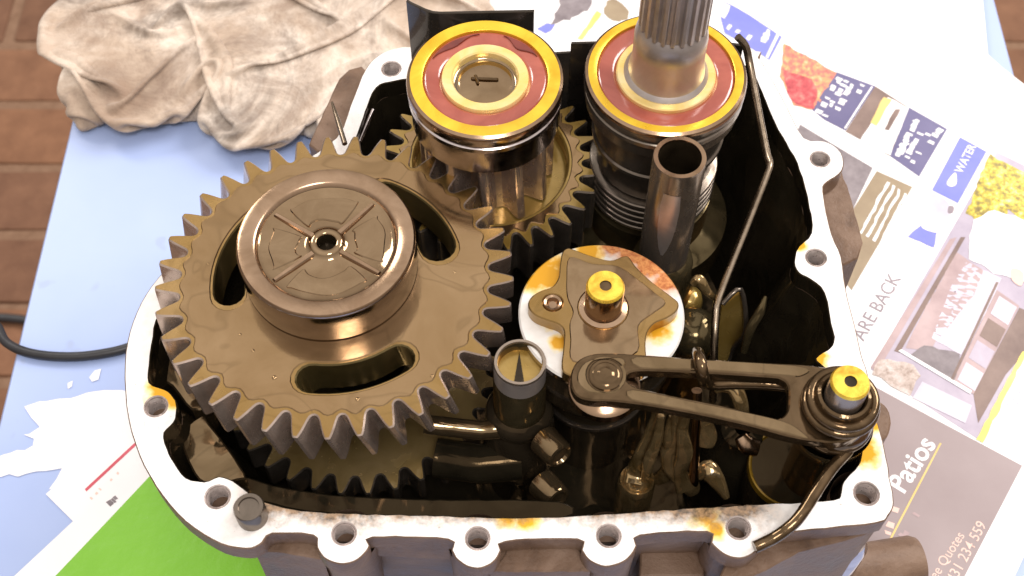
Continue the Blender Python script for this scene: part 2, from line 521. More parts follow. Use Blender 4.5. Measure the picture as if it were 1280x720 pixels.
def lathe(prof, cx, cy, n=64, mats=None, sharp=35, axis=None, closed=False):
    """profile of (r, z above the mating face), turned about the vertical through cx, cy"""
    bm = bmesh.new()
    rows = []
    for (r, z) in prof:
        if r < 1e-6:
            rows.append([bm.verts.new((cx, cy, ZF + z))])
        else:
            rows.append([bm.verts.new((cx + r * math.cos(2 * PI * i / n), cy + r * math.sin(2 * PI * i / n), ZF + z)) for i in range(n)])
    seq = list(zip(rows[:-1], rows[1:]))
    if closed: seq.append((rows[-1], rows[0]))
    for k, (a, b) in enumerate(seq):
        for i in range(n):
            j = (i + 1) % n
            if len(a) == 1 and len(b) == 1: continue
            if len(a) == 1: f = bm.faces.new((a[0], b[j], b[i]))
            elif len(b) == 1: f = bm.faces.new((a[i], a[j], b[0]))
            else: f = bm.faces.new((a[i], a[j], b[j], b[i]))
            if mats: f.material_index = mats[min(k, len(mats) - 1)]
    me = finish(bm, sharp)
    if axis is not None:            # turn the whole body so that its axis points along `axis`
        q = Vector((0, 0, 1)).rotation_difference(Vector(axis).normalized()).to_matrix().to_4x4()
        c = Vector((cx, cy, ZF + prof[0][1]))
        me.transform(Matrix.Translation(c) @ q @ Matrix.Translation(-c))
    return me

def tube(path, r, n=12, caps=True, taper=None):
    pts = [Vector(p) for p in path]
    bm = bmesh.new()
    rings = []
    up = Vector((0, 0, 1))
    prev = None
    for i, p in enumerate(pts):
        t = (pts[min(i + 1, len(pts) - 1)] - pts[max(i - 1, 0)]).normalized()
        if prev is None:
            a = t.cross(up) if abs(t.dot(up)) < 0.95 else t.cross(Vector((1, 0, 0)))
        else:
            a = prev - t * prev.dot(t)
        a.normalize()
        prev = a
        b = t.cross(a)
        rr = r if taper is None else r * taper[min(i, len(taper) - 1)]
        rings.append([bm.verts.new(p + (a * math.cos(2 * PI * k / n) + b * math.sin(2 * PI * k / n)) * rr) for k in range(n)])
    for a, b in zip(rings[:-1], rings[1:]):
        for k in range(n):
            bm.faces.new((a[k], a[(k + 1) % n], b[(k + 1) % n], b[k]))
    if caps:
        bm.faces.new(rings[0])
        bm.faces.new(rings[-1])
    return finish(bm, 50)

def pxpath(pts, sub=6):
    return catmull([tuple(U(x, y, z)) for x, y, z in pts], sub, False)

def box(cx, cy, cz, sx_, sy_, sz_, rotz=0.0, bev=0.0, seg=1):
    bm = bmesh.new()
    bmesh.ops.create_cube(bm, size=1)
    bmesh.ops.scale(bm, vec=(sx_, sy_, sz_), verts=bm.verts)
    if bev:
        bmesh.ops.bevel(bm, geom=list(bm.edges), offset=bev, segments=seg, affect='EDGES', profile=0.5)
    bmesh.ops.rotate(bm, cent=(0, 0, 0), matrix=Matrix.Rotation(rotz, 3, 'Z'), verts=bm.verts)
    bmesh.ops.translate(bm, vec=(cx, cy, cz), verts=bm.verts)
    return finish(bm, 35)

TOOTH = [(0.0, 0.0), (0.08, 0.02), (0.15, 0.10), (0.205, 0.26), (0.265, 0.50), (0.335, 0.76), (0.40, 0.96), (0.435, 1.0)]
def gear_loop(cx, cy, n, rt, rr, ph=0.0, tooth=TOOTH):
    out = []
    half = tooth
    full = [(u, h) for u, h in half] + [(1 - u, h) for u, h in reversed(half[1:])]
    for k in range(n):
        for (u, h) in full:
            a = ph + (k + u - 0.5) * 2 * PI / n
            r = rr + (rt - rr) * h
            out.append((cx + r * math.cos(a), cy + r * math.sin(a)))
    return out

def kidney(cx, cy, ri, ro, a0, a1, n=10):
    """arc slot with round ends; a0<a1 are the angles of the centres of the two ends"""
    rm, rh = (ri + ro) / 2, (ro - ri) / 2
    out = []
    for i in range(n + 1):
        a = a0 + (a1 - a0) * i / n
        out.append((cx + ro * math.cos(a), cy + ro * math.sin(a)))
    ex, ey = cx + rm * math.cos(a1), cy + rm * math.sin(a1)
    for i in range(1, 8):
        b = a1 + PI * i / 8
        out.append((ex + rh * math.cos(b), ey + rh * math.sin(b)))
    for i in range(n + 1):
        a = a1 + (a0 - a1) * i / n
        out.append((cx + ri * math.cos(a), cy + ri * math.sin(a)))
    ex, ey = cx + rm * math.cos(a0), cy + rm * math.sin(a0)
    for i in range(1, 8):
        b = a0 + PI + PI * i / 8
        out.append((ex + rh * math.cos(b), ey + rh * math.sin(b)))
    return out

# ------------------------------------------------------------------ floor of brick pavers
FL = box(0, 0.5, -0.0145, 3.2, 3.2, 0.030)
floor = obj('brick_floor', FL, 'mortar')
floor['kind'] = 'structure'
brick_me = None
rows = range(0, 15)
for r_ in rows:
    y = 0.215 + r_ * 0.0862
    shift = 0.03 if r_ % 2 else 0.148
    for c_ in range(-4, 4):
        x_ = c_ * 0.2405 + shift
        if -0.30 < x_ < 0.30 and y < 0.75: continue
        if abs(x_) < 0.2: continue
        if brick_me is None:
            brick_me = box(0, 0, 0, 0.2295, 0.0755, 0.045, 0, 0.004, 2)
            brick_me.name = 'brick'
            brick_me.materials.append(M['brick'])
        o = bpy.data.objects.new('brick', brick_me)
        COL.objects.link(o)
        o.parent = floor
        o.location = (x_ + random.uniform(-.002, .002), y + random.uniform(-.0015, .0015), -0.0185 + random.uniform(-.001, .001))
        o.rotation_euler = (random.uniform(-.006, .006), random.uniform(-.006, .006), random.uniform(-.008, .008))

# ------------------------------------------------------------------ table
table = thing('work_table', 'narrow pale blue laminate table under the gearbox and papers', 'table', (0.014, -0.06, 0))
zt = ZT
obj('table_top', plate([[(-0.226, -0.70), (0.252, -0.70), (0.252, 0.44), (-0.212, 0.44)]], zt - 0.022, zt, 0.002, chb=0.002), 'blue_laminate', table)
for lx in (-0.19, 0.22):
    for ly in (-0.66, 0.40):
        obj('leg', tube([(lx, ly, 0.0), (lx, ly, zt - 0.022)], 0.014, 16), 'steel', table)

# ------------------------------------------------------------------ gearbox casing
OUT = [(512, 58), (492, 61), (478, 66), (463, 78), (452, 95), (438, 132), (420, 172), (370, 207), (300, 252), (240, 302), (205, 338), (182, 368),
       (166, 402), (157, 440), (156, 490), (164, 540), (180, 582), (203, 620), (232, 652), (265, 675), (295, 685), (315, 685), (328, 678), (340, 667), (392, 669),
       (396, 684), (404, 697), (416, 703), (429, 705), (443, 702), (455, 693), (462, 682), (466, 672), (560, 674), (564, 688), (573, 701), (584, 708),
       (597, 711), (610, 707), (620, 699), (627, 688), (631, 677), (722, 674), (727, 688), (735, 699), (747, 706), (762, 708), (777, 704), (789, 694),
       (796, 682), (800, 669), (884, 665), (889, 678), (899, 689), (912, 696), (925, 698), (940, 693), (951, 683), (958, 671), (1000, 664),
       (1095, 654), (1110, 645), (1117, 632), (1116, 615), (1104, 553), (1095, 520), (1085, 470), (1077, 443), (1068, 404), (1057, 360),
       (1052, 321), (1040, 293), (1029, 240), (1034, 228), (1049, 218), (1055, 203), (1048, 186), (1030, 176), (1005, 172), (985, 135),
       (960, 90), (948, 72), (930, 62), (700, 66), (560, 60)]
INN = [(503, 100), (482, 104), (471, 110), (463, 123), (450, 160), (430, 200), (380, 240), (320, 280), (260, 325), (222, 370), (200, 392), (192, 420),
       (187, 456), (187, 477), (205, 486), (217, 496), (222, 510), (217, 529), (206, 541), (209, 560), (219, 579), (233, 597), (255, 602), (273, 595),
       (292, 601), (314, 618), (340, 630), (401, 640), (511, 643), (642, 647), (724, 644), (800, 639), (928, 631), (988, 628), (1042, 624),
       (1050, 616), (1053, 604), (1062, 592), (1072, 582), (1077, 565), (1078, 535), (1068, 505), (1048, 475), (1028, 458), (1020, 448), (1034, 437),
       (1042, 427), (1038, 404), (1030, 366), (1013, 350), (999, 342), (992, 328), (998, 308), (1014, 291), (1010, 254), (996, 204), (968, 154),
       (945, 100), (930, 82), (900, 84), (700, 86), (560, 93)]
BODY = [(500, 66), (472, 78), (452, 112), (428, 170), (300, 256), (215, 345), (182, 385), (170, 440), (169, 500), (180, 560), (204, 605), (244, 645),
        (300, 668), (400, 664), (600, 669), (800, 664), (1000, 659), (1085, 648), (1106, 626), (1095, 560), (1080, 480), (1062, 404), (1046, 321),
        (1028, 260), (1015, 215), (985, 150), (945, 82), (925, 68), (700, 71)]
HOLES = [(195, 508, .0038), (272, 621, .0040), (430, 667, .0038), (597, 673, .0038), (761, 670, .0038), (923, 660, .0038), (1083, 617, .0040),
         (489, 86, .0038), (1025, 199, .0036), (1020, 322, .0036)]

def rough_loop(lp, amp, seg=0.004, seed=0):
    """resample a loop finely and make it slightly uneven, as a cast or filed edge"""
    out = []
    n = len(lp)
    for i in range(n):
        a, b = Vector(lp[i]), Vector(lp[(i + 1) % n])
        k = max(1, int((b - a).length / seg))
        for j in range(k):
            p = a.lerp(b, j / k)
            d = noise.noise_vector(Vector((p.x * 320, p.y * 320, seed)))
            out.append((p.x + d.x * amp, p.y + d.y * amp))
    return out

outl = rough_loop(pxloop(OUT, 0, 3), 0.00025, 0.003, 1)
innl = rough_loop(pxloop(INN, 0, 3), 0.0004, 0.0025, 5)
body = pxloop(BODY, 0, 3)
inner_body = rough_loop(pxloop(INN, 0, 3), 0.0002, 0.004, 5)
case = thing('gearbox_casing', 'open aluminium gearbox casing with white machined rim and bolt bosses', 'gearbox', (0, 0, ZT))
holes = [circle(*U(x, y, 0)[:2], r, 20) for x, y, r in HOLES]
face = obj('mating_face', plate([outl, innl] + holes, ZF - 0.0085, ZF, 0.0004, side_mats=[1, 2, 3]), ['machined_face', 'dirty_casting', 'black_oil', 'thread_steel'], case)
shrink = [(p[0] * 0.985, p[1] * 0.985) for p in innl]
obj('side_wall', plate([body, [(p[0] * 1.0 + 0.0, p[1]) for p in inner_body]], ZT + 0.012, ZF - 0.0085, side_mats=[0, 1], layers=4, taper=(.80, .84)), ['dirty_casting', 'black_oil'], case)
obj('case_floor', plate([[(p[0] * .80, p[1] * .84) for p in body]], ZT + 0.001, ZT + 0.014), 'black_oil', case)
for x, y, r in HOLES:
    c = U(x, y, 0)
    prof = []
    z = -0.0002
    k = 0
    while z > -0.016:
        prof.append((r - (0.0 if k % 2 else 0.00045), z))
        z -= 0.0006
        k += 1
    prof.append((0, z))
    obj('bolt_hole', lathe(prof, c.x, c.y, 20, sharp=20), 'thread_steel', face)
for i, (x, y, r) in enumerate(HOLES):
    if y < 640 and i != 6: continue
    c = U(x, y, 0)
    obj('boss', lathe([(0, -0.062), (.0085, -0.060), (.0098, -0.0085)], c.x, c.y + .002, 28), 'dirty_casting', case)
# dowel stud beside the second hole
c = U(316, 646, 0)
obj('dowel_pin', lathe([(.0050, -0.004), (.0050, .0075), (.0046, .0082), (.0034, .0082), (.0032, .0074), (0, .0070)], c.x, c.y, 28), 'dark_steel', case)
# stepped outside of the casting along the front
def pxplate(name, pts, z0, z1, m, parent, ch=0.0006, zr=None, sub=0, seed=0):
    return obj(name, plate([rough_loop(pxloop(pts, z1 if zr is None else zr, sub), 0.0003, 0.003, seed)], ZF + z0, ZF + z1, ch), m, parent)
pxplate('rib_pad', [(624, 664), (728, 662), (738, 714), (612, 714)], -0.05, -0.0092, 'dirty_casting', case)
pxplate('rib_pad', [(330, 655), (400, 660), (404, 700), (352, 690), (318, 688)], -0.045, -0.0095, 'dirty_casting', case, seed=2)
pxplate('rib_pad', [(465, 664), (562, 664), (562, 684), (465, 680)], -0.020, -0.0090, 'dirty_casting', case, seed=3)
pxplate('rib_pad', [(800, 655), (888, 655), (880, 720), (800, 720)], -0.09, -0.030, 'dirty_casting', case, seed=4)
pxplate('rib_pad', [(955, 650), (1090, 642), (1080, 668), (1000, 690), (940, 720), (900, 720)], -0.055, -0.0100, 'dirty_casting', case, seed=5, sub=3)
pxplate('lug', [(1020, 232), (1052, 213), (1062, 240), (1079, 303), (1073, 322), (1054, 331), (1038, 320)], -0.050, -0.0092, 'dirty_casting', case, seed=6)
pxplate('lug', [(1088, 500), (1103, 503), (1112, 515), (1113, 535), (1106, 548), (1094, 545)], -0.018, -0.006, 'dirty_casting', case, seed=7, sub=3)
pxplate('lug', [(452, 82), (436, 86), (424, 97), (405, 138), (386, 180), (420, 210), (460, 140), (470, 100)], -0.035, -0.0092, 'dirty_casting', case, seed=8)
# drain stub sticking out at the front corner
a, b = U(890, 742, -0.070), U(1148, 702, -0.070)
ax = (b - a)
L = ax.length
prof = [(0, 0), (.0095, 0), (.0095, L * .34), (.0102, L * .345), (.0102, L * .40), (.0098, L * .41), (.0100, L * .97), (.0090, L), (.0062, L), (.006, L - .01), (0, L - .01)]
obj('drain_stub', lathe([(r, -.070 + z) for r, z in prof], a.x, a.y, 40, axis=ax), 'dirty_casting', case)
c = U(1066, 676, -0.035)
obj('casting_boss', lathe([(.0062, -.06), (.0060, -.039), (.0045, -.0355), (.002, -.0342), (0, -.034)], c.x, c.y, 24), 'steel', case)
# ledge with oil lying on it, inside the left wall
pxplate('oil_ledge', [(200, 430), (205, 440), (240, 465), (262, 500), (240, 512), (215, 482), (196, 470)], -0.035, -0.016, 'tan_ledge', case, sub=3)
pxplate('oil_ledge', [(226, 545), (250, 520), (262, 530), (305, 590), (296, 600), (262, 604), (243, 592)], -0.035, -0.014, 'tan_ledge', case, seed=3, sub=3)
# black inner rib running along the front inside wall
pxplate('inner_rib', [(290, 590), (340, 606), (420, 618), (540, 624), (700, 626), (700, 650), (540, 648), (420, 644), (330, 628), (280, 604)], -0.050, -0.020, 'black_oil', case, seed=9, sub=3)
# upright dark web beside the left-hand rim
obj('inner_web', tube([U(449, 178, -0.004), U(466, 138, -0.004)], 0.0011, 8), 'steel', case)

# oil lying in the bottom
pool = obj('oil_pool', plate([[(p[0] * .81, p[1] * .85) for p in pxloop(BODY, 0, 2)]], ZT + 0.0145, ZT + 0.022), 'black_oil')
tag(pool, 'dark oil lying in the bottom of the gearbox casing', 'oil', kind='stuff')

# ------------------------------------------------------------------ big gear with its bearing
ax_, ay_ = -0.0612, -0.0040
big = thing('large_gear_shaft', 'largest gear wheel, oily tan with three kidney slots and a ribbed round hub', 'gear', (ax_, ay_, ZT + 0.014))
ph = R(-88.3)
gl = gear_loop(ax_, ay_, 37, 0.0618, 0.0533, ph)
slots = [kidney(ax_, ay_, 0.0350, 0.0452, R(-97), R(-54)), kidney(ax_, ay_, 0.0312, 0.0435, R(20), R(66)), kidney(ax_, ay_, 0.0312, 0.0415, R(140), R(190))]
obj('gear_wheel', plate([gl] + slots, ZF - 0.002, ZF + 0.014, 0.0005, twist=R(3.2), tc_=(ax_, ay_), layers=3, side_mats=[1, 2]), ['gear_tan', 'tooth_steel', 'slot_brown'], big)
# film of oil standing on the wheel, its edge following the teeth
fl = []
for k in range(37 * 6):
    a = ph + k / 6 * 2 * PI / 37
    r = 0.0527 + 0.0016 * math.cos(k / 6 * 2 * PI) * (0.6 + 0.4 * noise.noise(Vector((k * .11, 0, 0)))) + 0.0011 * noise.noise(Vector((math.cos(a) * 2, math.sin(a) * 2, 3)))
    fl.append((ax_ + r * math.cos(a), ay_ + r * math.sin(a)))
sl2 = [kidney(ax_, ay_, 0.0340, 0.0462, R(-98), R(-53)), kidney(ax_, ay_, 0.0305, 0.0446, R(18), R(68)), kidney(ax_, ay_, 0.0305, 0.0427, R(138), R(192))]
obj('oil_film', plate([fl] + sl2, ZF + 0.0139, ZF + 0.01435, 0.00034), 'oil_film_tan', big)
for (px, py, r) in ((343, 472, .0009), (447, 499, .0008), (316, 438, .0007), (568, 340, .0006), (300, 418, .0006), (540, 470, .0007), (260, 330, .0006)):
    q = U(px, py, .0144)
    obj('oil_drop', lathe([(r, .0142), (r * .85, .0142 + r * .30), (r * .5, .0142 + r * .5), (0, .0142 + r * .58)], q.x, q.y, 14, sharp=180), 'oil_film_tan', big)
hx, hy = -0.0626, 0.0000
obj('bearing_ring', lathe([(.0290, .0140), (.0299, .0150), (.0300, .0165), (.0301, .0180), (.0302, .0200), (.0302, .0240), (.0303, .0290), (.0301, .0300), (.0295, .0307),
                           (.0285, .0309), (.0245, .0306), (.0238, .0301), (.0231, .0290)], hx, hy, 96, mats=[0, 0, 0, 0, 0, 0, 0, 1, 1, 1, 1, 1]), ['hub_steel', 'bronze_steel'], big)
dish = obj('hub_dish', lathe([(.0238, .0290), (.0228, .0286), (.0217, .0281), (.0150, .0279), (.0078, .0278), (.0062, .0282), (.0056, .0292), (.0050, .0297), (.0036, .0297), (.0031, .0292), (.0030, .0240), (0, .024)],
                      hx, hy, 96, mats=[0, 0, 0, 0, 0, 0, 0, 0, 0, 1, 1], sharp=60), ['dish_oil', 'dark_hole'], big)
for a in (48, -33, -138, 147):
    ca, sa = math.cos(R(a)), math.sin(R(a))
    m = [(hx + ca * .0055 - sa * .0011, hy + sa * .0055 + ca * .0011), (hx + ca * .0055 + sa * .0011, hy + sa * .0055 - ca * .0011),
         (hx + ca * .0222 + sa * .0008, hy + sa * .0222 - ca * .0008), (hx + ca * .0222 - sa * .0008, hy + sa * .0222 + ca * .0008)]
    obj('rib', plate([m], ZF + .0274, ZF + .0289, 0.0005), 'bronze_steel', dish)
# puddles of oil standing between the ribs
for j, (a0, a1, r0, r1) in enumerate([(60, 135, .010, .0195), (-22, 36, .010, .0200), (-126, -45, .013, .0205), (160, 212, .010, .0195)]):
    q = []
    for k in range(14):
        a = R(a0 + (a1 - a0) * k / 13)
        rr = r1 + .0003 * math.sin(k * .8 + j)
        q.append((hx + rr * math.cos(a), hy + rr * math.sin(a)))
    for k in range(8):
        a = R(a1 + (a0 - a1) * k / 7) * 1.0
        rr = r0 + .0006 * math.sin(k * .9 + j * 2)
        q.append((hx + rr * math.cos(a), hy + rr * math.sin(a)))
    obj('oil_puddle', plate([catmull(q, 3)], ZF + .0274, ZF + .0283, 0.0004), 'dish_oil', dish)
obj('shaft_core', lathe([(0, -.090), (.013, -.088), (.013, -.03), (.017, -.028), (.024, -.0025), (.024, .0139), (0, .0139)], ax_, ay_, 40), 'dark_steel', big)

# smaller gear half hidden under it
lx, ly = ax_ + 0.004, ay_ - 0.001
low = thing('lower_gear', 'smaller olive gear mostly hidden beneath the largest gear wheel', 'gear', (lx, ly, ZF - 0.060))
obj('gear_wheel', plate([gear_loop(lx, ly, 34, 0.0548, 0.0478, R(-84.5)), circle(lx, ly, .0185, 32)], ZF - 0.060, ZF - 0.045, 0.0005, side_mats=[1, 1]), ['low_gear', 'dark_steel'], low)
obj('gear_hub', lathe([(.0182, -.062), (.025, -.060), (.025, -.038), (.0182, -.037)], lx, ly, 40), 'olive_black', low)

# ------------------------------------------------------------------ countershaft
bx_, by_ = -0.0095, 0.0612
cs = thing('countershaft', 'upright shaft topped by the red and yellow sealed bearing without a spline', 'gear shaft', (bx_, by_, ZT + 0.022))
def bearing(parent, cx, cy, zt_, r, depth, ring_in, seal_in, inner_in, side='steel'):
    brg = obj('bearing', lathe([(ring_in, zt_ - .002), (ring_in, zt_ - .0002), (ring_in + .0003, zt_), (r - .0014, zt_), (r - .0004, zt_ - .0007), (r, zt_ - .0018), (r, zt_ - .0046), (r - .0012, zt_ - .0050),
                             (r - .0014, zt_ - .0062), (r - .0004, zt_ - .0068), (r - .0002, zt_ - .0084), (r - .0010, zt_ - .0092), (r - .0010, zt_ - depth + .002), (r - .0028, zt_ - depth), (r - .009, zt_ - depth)],
                            cx, cy, 96, mats=[0, 0, 0, 2, 2, 1, 1, 1, 1, 1, 1]), ['yellow_oil', side, 'bronze_steel'], parent)
    s = obj('seal', lathe([(ring_in + .0002, zt_ - .0016), (ring_in - .0006, zt_ - .0009), (ring_in - .0015, zt_ - .0006), (seal_in + .0016, zt_ - .0008), (seal_in + .0008, zt_ - .0011), (seal_in - .0002, zt_ - .0018)],
                      cx, cy, 96, sharp=60), 'red_seal', brg)
    return brg, s
brg, s = bearing(cs, bx_, by_, .0430, .0280, .0225, .0222, .0156, .0114)
s['label'] = 'red rubber bearing seal wet with oil'
obj('inner_race', lathe([(.0157, .0404), (.0155, .0424), (.0152, .0428), (.0120, .0428), (.0115, .0423), (.0112, .0395)], bx_, by_, 80), 'yellow_pale', brg)
obj('centre_plug', lathe([(.0113, .0400), (.0105, .0394), (.0094, .0398), (.0070, .0402), (.0040, .0400), (0, .0399)], bx_, by_, 64, sharp=60), 'dish_oil', cs)
obj('plug_slot', box(bx_ - .0002, by_ + .0012, ZF + .0404, .0098, .0011, .0012, R(-3), .0004), 'lever_brown', cs)
obj('plug_slot', box(bx_ - .0030, by_ + .0009, ZF + .0405, .0012, .0042, .0012, R(18), .0004), 'lever_brown', cs)
# darker red reflections put on the seal as flat patches
for (a0, a1, r0, r1) in ((96, 155, .0172, .0208), (28, 72, .0165, .0210)):
    q = [(bx_ + (r1 - .0004 * k * (k - 8) / 16) * math.cos(R(a0 + (a1 - a0) * k / 8)), by_ + (r1 - .0004) * math.sin(R(a0 + (a1 - a0) * k / 8))) for k in range(9)]
    q += [(bx_ + (r0 + (r1 - r0) * (.55 + .35 * math.cos(k * .8))) * math.cos(R(a1 + (a0 - a1) * k / 8)), by_ + (r0 + (r1 - r0) * (.55 + .35 * math.cos(k * .8))) * math.sin(R(a1 + (a0 - a1) * k / 8))) for k in range(1, 8)]
    obj('seal_reflection', plate([catmull(q, 2)], ZF + .0420, ZF + .0429, .0002), 'seal_dark', brg)
PIN = [(0.0, 0.0), (0.14, 0.02), (0.23, 0.18), (0.28, 0.50), (0.33, 0.80), (0.38, 0.97), (0.42, 1.0)]
obj('pinion', plate([gear_loop(bx_, by_, 12, 0.0252, 0.0170, R(-62), PIN), circle(bx_, by_, .010, 24)], ZF - .0132, ZF + .0210, .0006, twist=R(4), tc_=(bx_, by_), layers=3), 'tooth_steel', cs)
g2 = (-0.0082, 0.0622)
obj('gear_wheel', plate([gear_loop(*g2, 30, 0.0425, 0.0355, R(3.5)), circle(*g2, .0298, 72)], ZF - .030, ZF - .0065, .0006, side_mats=[1, 0]), ['gear_olive', 'dark_steel'], cs)
obj('gear_web', lathe([(.0299, -.0140), (.0285, -.0146), (.0262, -.0144), (.018, -.0138), (.010, -.0138)], *g2, 72, sharp=60), 'gear_olive', cs)
fl = []
for k in range(30 * 6):
    a = R(3.5) + k / 6 * 2 * PI / 30
    r = 0.0347 + 0.0013 * math.cos(k / 6 * 2 * PI) + .0005 * noise.noise(Vector((k * .2, 4, 0)))
    fl.append((g2[0] + r * math.cos(a), g2[1] + r * math.sin(a)))
obj('oil_film', plate([fl, circle(*g2, .0312, 60)], ZF - .0066, ZF - .0061, .0003), 'oil_film_tan', cs)
obj('shaft_core', lathe([(0, -.088), (.0115, -.086), (.0115, .0395), (0, .0395)], bx_, by_, 32), 'dark_steel', cs)

# ------------------------------------------------------------------ input shaft
ix, iy = 0.0545, 0.0634
ins = thing('splined_shaft', 'upright steel shaft with splined end rising through a sealed bearing', 'gear shaft', (ix, iy, ZT + 0.022))
brg, s = bearing(ins, ix, iy, .0430, .0289, .016, .0245, .0176, .0136, 'dark_steel')
obj('inner_race', lathe([(.0178, .0410), (.0176, .0426), (.0172, .0430), (.0146, .0430), (.0140, .0424), (.0136, .0405)], ix, iy, 80), 'yellow_pale', brg)
obj('shaft', lathe([(0, -.088), (.012, -.086), (.012, .036), (.0150, .038), (.0150, .0432), (.0142, .0442), (.0136, .0448), (.0132, .0470), (.0127, .0500), (.0125, .0560), (.0127, .0570), (.0127, .0620), (.0124, .0640),
                    (.0116, .0665), (.0106, .0680), (.0104, .122), (.009, .124), (0, .124)], ix, iy, 72, sharp=25), 'satin_steel', ins)
SPL = [(0.0, 0.0), (0.16, 0.0), (0.22, 0.15), (0.30, 0.92), (0.34, 1.0)]
obj('splines', plate([gear_loop(ix, iy, 22, .0119, .0105, 0.05, SPL), circle(ix, iy, .0098, 24)], ZF + .0670, ZF + .1225, .0008, chb=.0010), 'satin_steel', ins)
obj('collar', lathe([(.020, .027), (.0235, .0262), (.0240, .0245), (.0240, .0130), (.0247, .0124), (.0247, .0108), (.0238, .0100), (.0228, .0090), (.0225, -.0030), (.0215, -.0050), (.012, -.006)], ix, iy, 72), 'dark_steel', ins)
for k in range(5):
    z = -.0060 - .0034 * k
    obj('ring', lathe([(.016, z), (.0240, z), (.0246, z - .0004), (.0248, z - .0010), (.0246, z - .0016), (.0240, z - .0020), (.016, z - .0020)], ix, iy, 72), 'dark_steel', ins)
obj('sleeve', lathe([(.012, -.0055), (.0205, -.0055), (.0205, -.0240), (.0245, -.0250), (.0245, -.0400), (.0330, -.0420), (.0330, -.0560), (.012, -.0570)], ix, iy, 72), 'olive_black', ins)

# ------------------------------------------------------------------ hollow guide tube
tx, ty = 0.0583, 0.0338
c = U(850, 196, .050)
gt = thing('guide_tube', 'hollow upright steel tube standing in front of the splined shaft', 'tube', (c.x, c.y, ZT + 0.022))
obj('tube', lathe([(.0090, -.060), (.0090, .0490), (.0088, .0500), (.0073, .0500), (.0070, .0494), (.0068, .012), (0, .0115)], c.x, c.y, 48, mats=[0, 0, 1, 1, 2, 2]), ['tube_steel', 'bronze_steel', 'dark_hole'], gt)
obj('collar', lathe([(.0091, -.008), (.0108, -.0095), (.0116, -.0125), (.0116, -.020), (.0135, -.030), (.0140, -.082), (0, -.083)], c.x, c.y, 40), 'olive_black', gt)
q = [(c.x + .0086 * math.cos(R(a)), c.y + .0086 * math.sin(R(a))) for a in range(-125, -79, 6)]
bm = bmesh.new()
prof = [(.026, .85), (.018, 1.0), (.008, .95), (.000, .75), (-.006, .45), (-.010, .12)]
g = [[bm.verts.new((c.x + .00912 * math.cos(R(-104 + sx_ * 22 * wd)), c.y + .00912 * math.sin(R(-104 + sx_ * 22 * wd)), ZF + z + .014)) for sx_ in (-1, -.5, 0, .5, 1)] for z, wd in prof]
for a, b in zip(g[:-1], g[1:]):
    for i in range(4): bm.faces.new((a[i], a[i + 1], b[i + 1], b[i]))
obj('reflection_patch', finish(bm, 180), 'satin_steel', gt)  # lighter steel patch shaped as a reflection on the tube side

# ------------------------------------------------------------------ selector drum with star plate
dx, dy = 0.0306, -0.0170
dr = thing('selector_drum', 'round selector drum with white face, star shaped detent plate and yellow tipped pin', 'selector drum', (dx, dy, ZT + 0.022))
obj('drum_disc', lathe([(.006, .0070), (.0270, .0070), (.0283, .0078), (.0284, .0104), (.0278, .0111), (.0060, .0111)], dx, dy, 96, mats=[1, 1, 1, 0, 0]), ['drum_face', 'steel'], dr)
obj('drum_body', lathe([(.0268, .0068), (.0272, .0040), (.0274, -.0020), (.0276, -.0030), (.0276, -.0062), (.0272, -.0072), (.0270, -.0130), (.0262, -.0170), (.0245, -.0205), (.0218, -.0230), (.0196, -.0250), (.0190, -.0300), (.0192, -.0370), (.0204, -.0380), (.0204, -.0400), (.016, -.042), (.016, -.083), (0, -.083)],
                        dx, dy, 72, mats=[1, 1, 1, 2, 1, 1, 1, 1, 1, 1, 1, 1, 2, 2, 1], sharp=50), ['drum_face', 'black_gloss', 'dark_steel'], dr)
STAR = [(709, 310), (716, 311), (735, 318), (762, 325), (779, 320), (786, 321), (796, 334), (815, 352), (838, 369), (848, 378), (846, 388), (834, 397), (818, 404), (809, 416), (807, 432), (808, 455), (801, 466),
        (765, 469), (722, 470), (706, 466), (702, 456), (704, 436), (705, 414), (698, 405), (684, 400), (668, 393), (660, 382), (664, 371), (676, 363), (690, 358), (698, 347), (700, 330), (703, 315)]
st = obj('star_plate', plate([pxloop(STAR, .0165, 4), circle(*U(691, 378, .0165)[:2], .0034, 20)], ZF + .0112, ZF + .0165, .0004, sharp=30), 'gear_tan', dr)
c = U(691, 378, .0165)
obj('rivet', lathe([(.0034, .0158), (.0030, .0166), (.0022, .0163), (.0014, .0150), (0, .0148)], c.x, c.y, 24), 'bronze_steel', st)
c = U(757, 357, .031)
obj('pin', lathe([(.0082, .0165), (.0082, .0172), (.0066, .0176), (.0064, .0185), (.0064, .0300), (.0058, .0310), (.0020, .0310), (.0018, .0306), (0, .0305)], c.x, c.y, 48, mats=[0, 0, 0, 0, 1, 1, 2, 2]), ['bronze_steel', 'pin_yellow', 'lever_brown'], dr)
STAR2 = [(712, 322), (740, 330), (772, 333), (795, 348), (818, 366), (832, 379), (815, 393), (798, 408), (797, 440), (760, 452), (716, 452), (713, 425), (712, 405), (716, 390), (709, 372), (708, 350)]
obj('oil_film', plate([pxloop(STAR2, .0165, 4), circle(c.x, c.y, .0085, 24)], ZF + .0164, ZF + .0169, .0003, sharp=30), 'star_oil', dr)

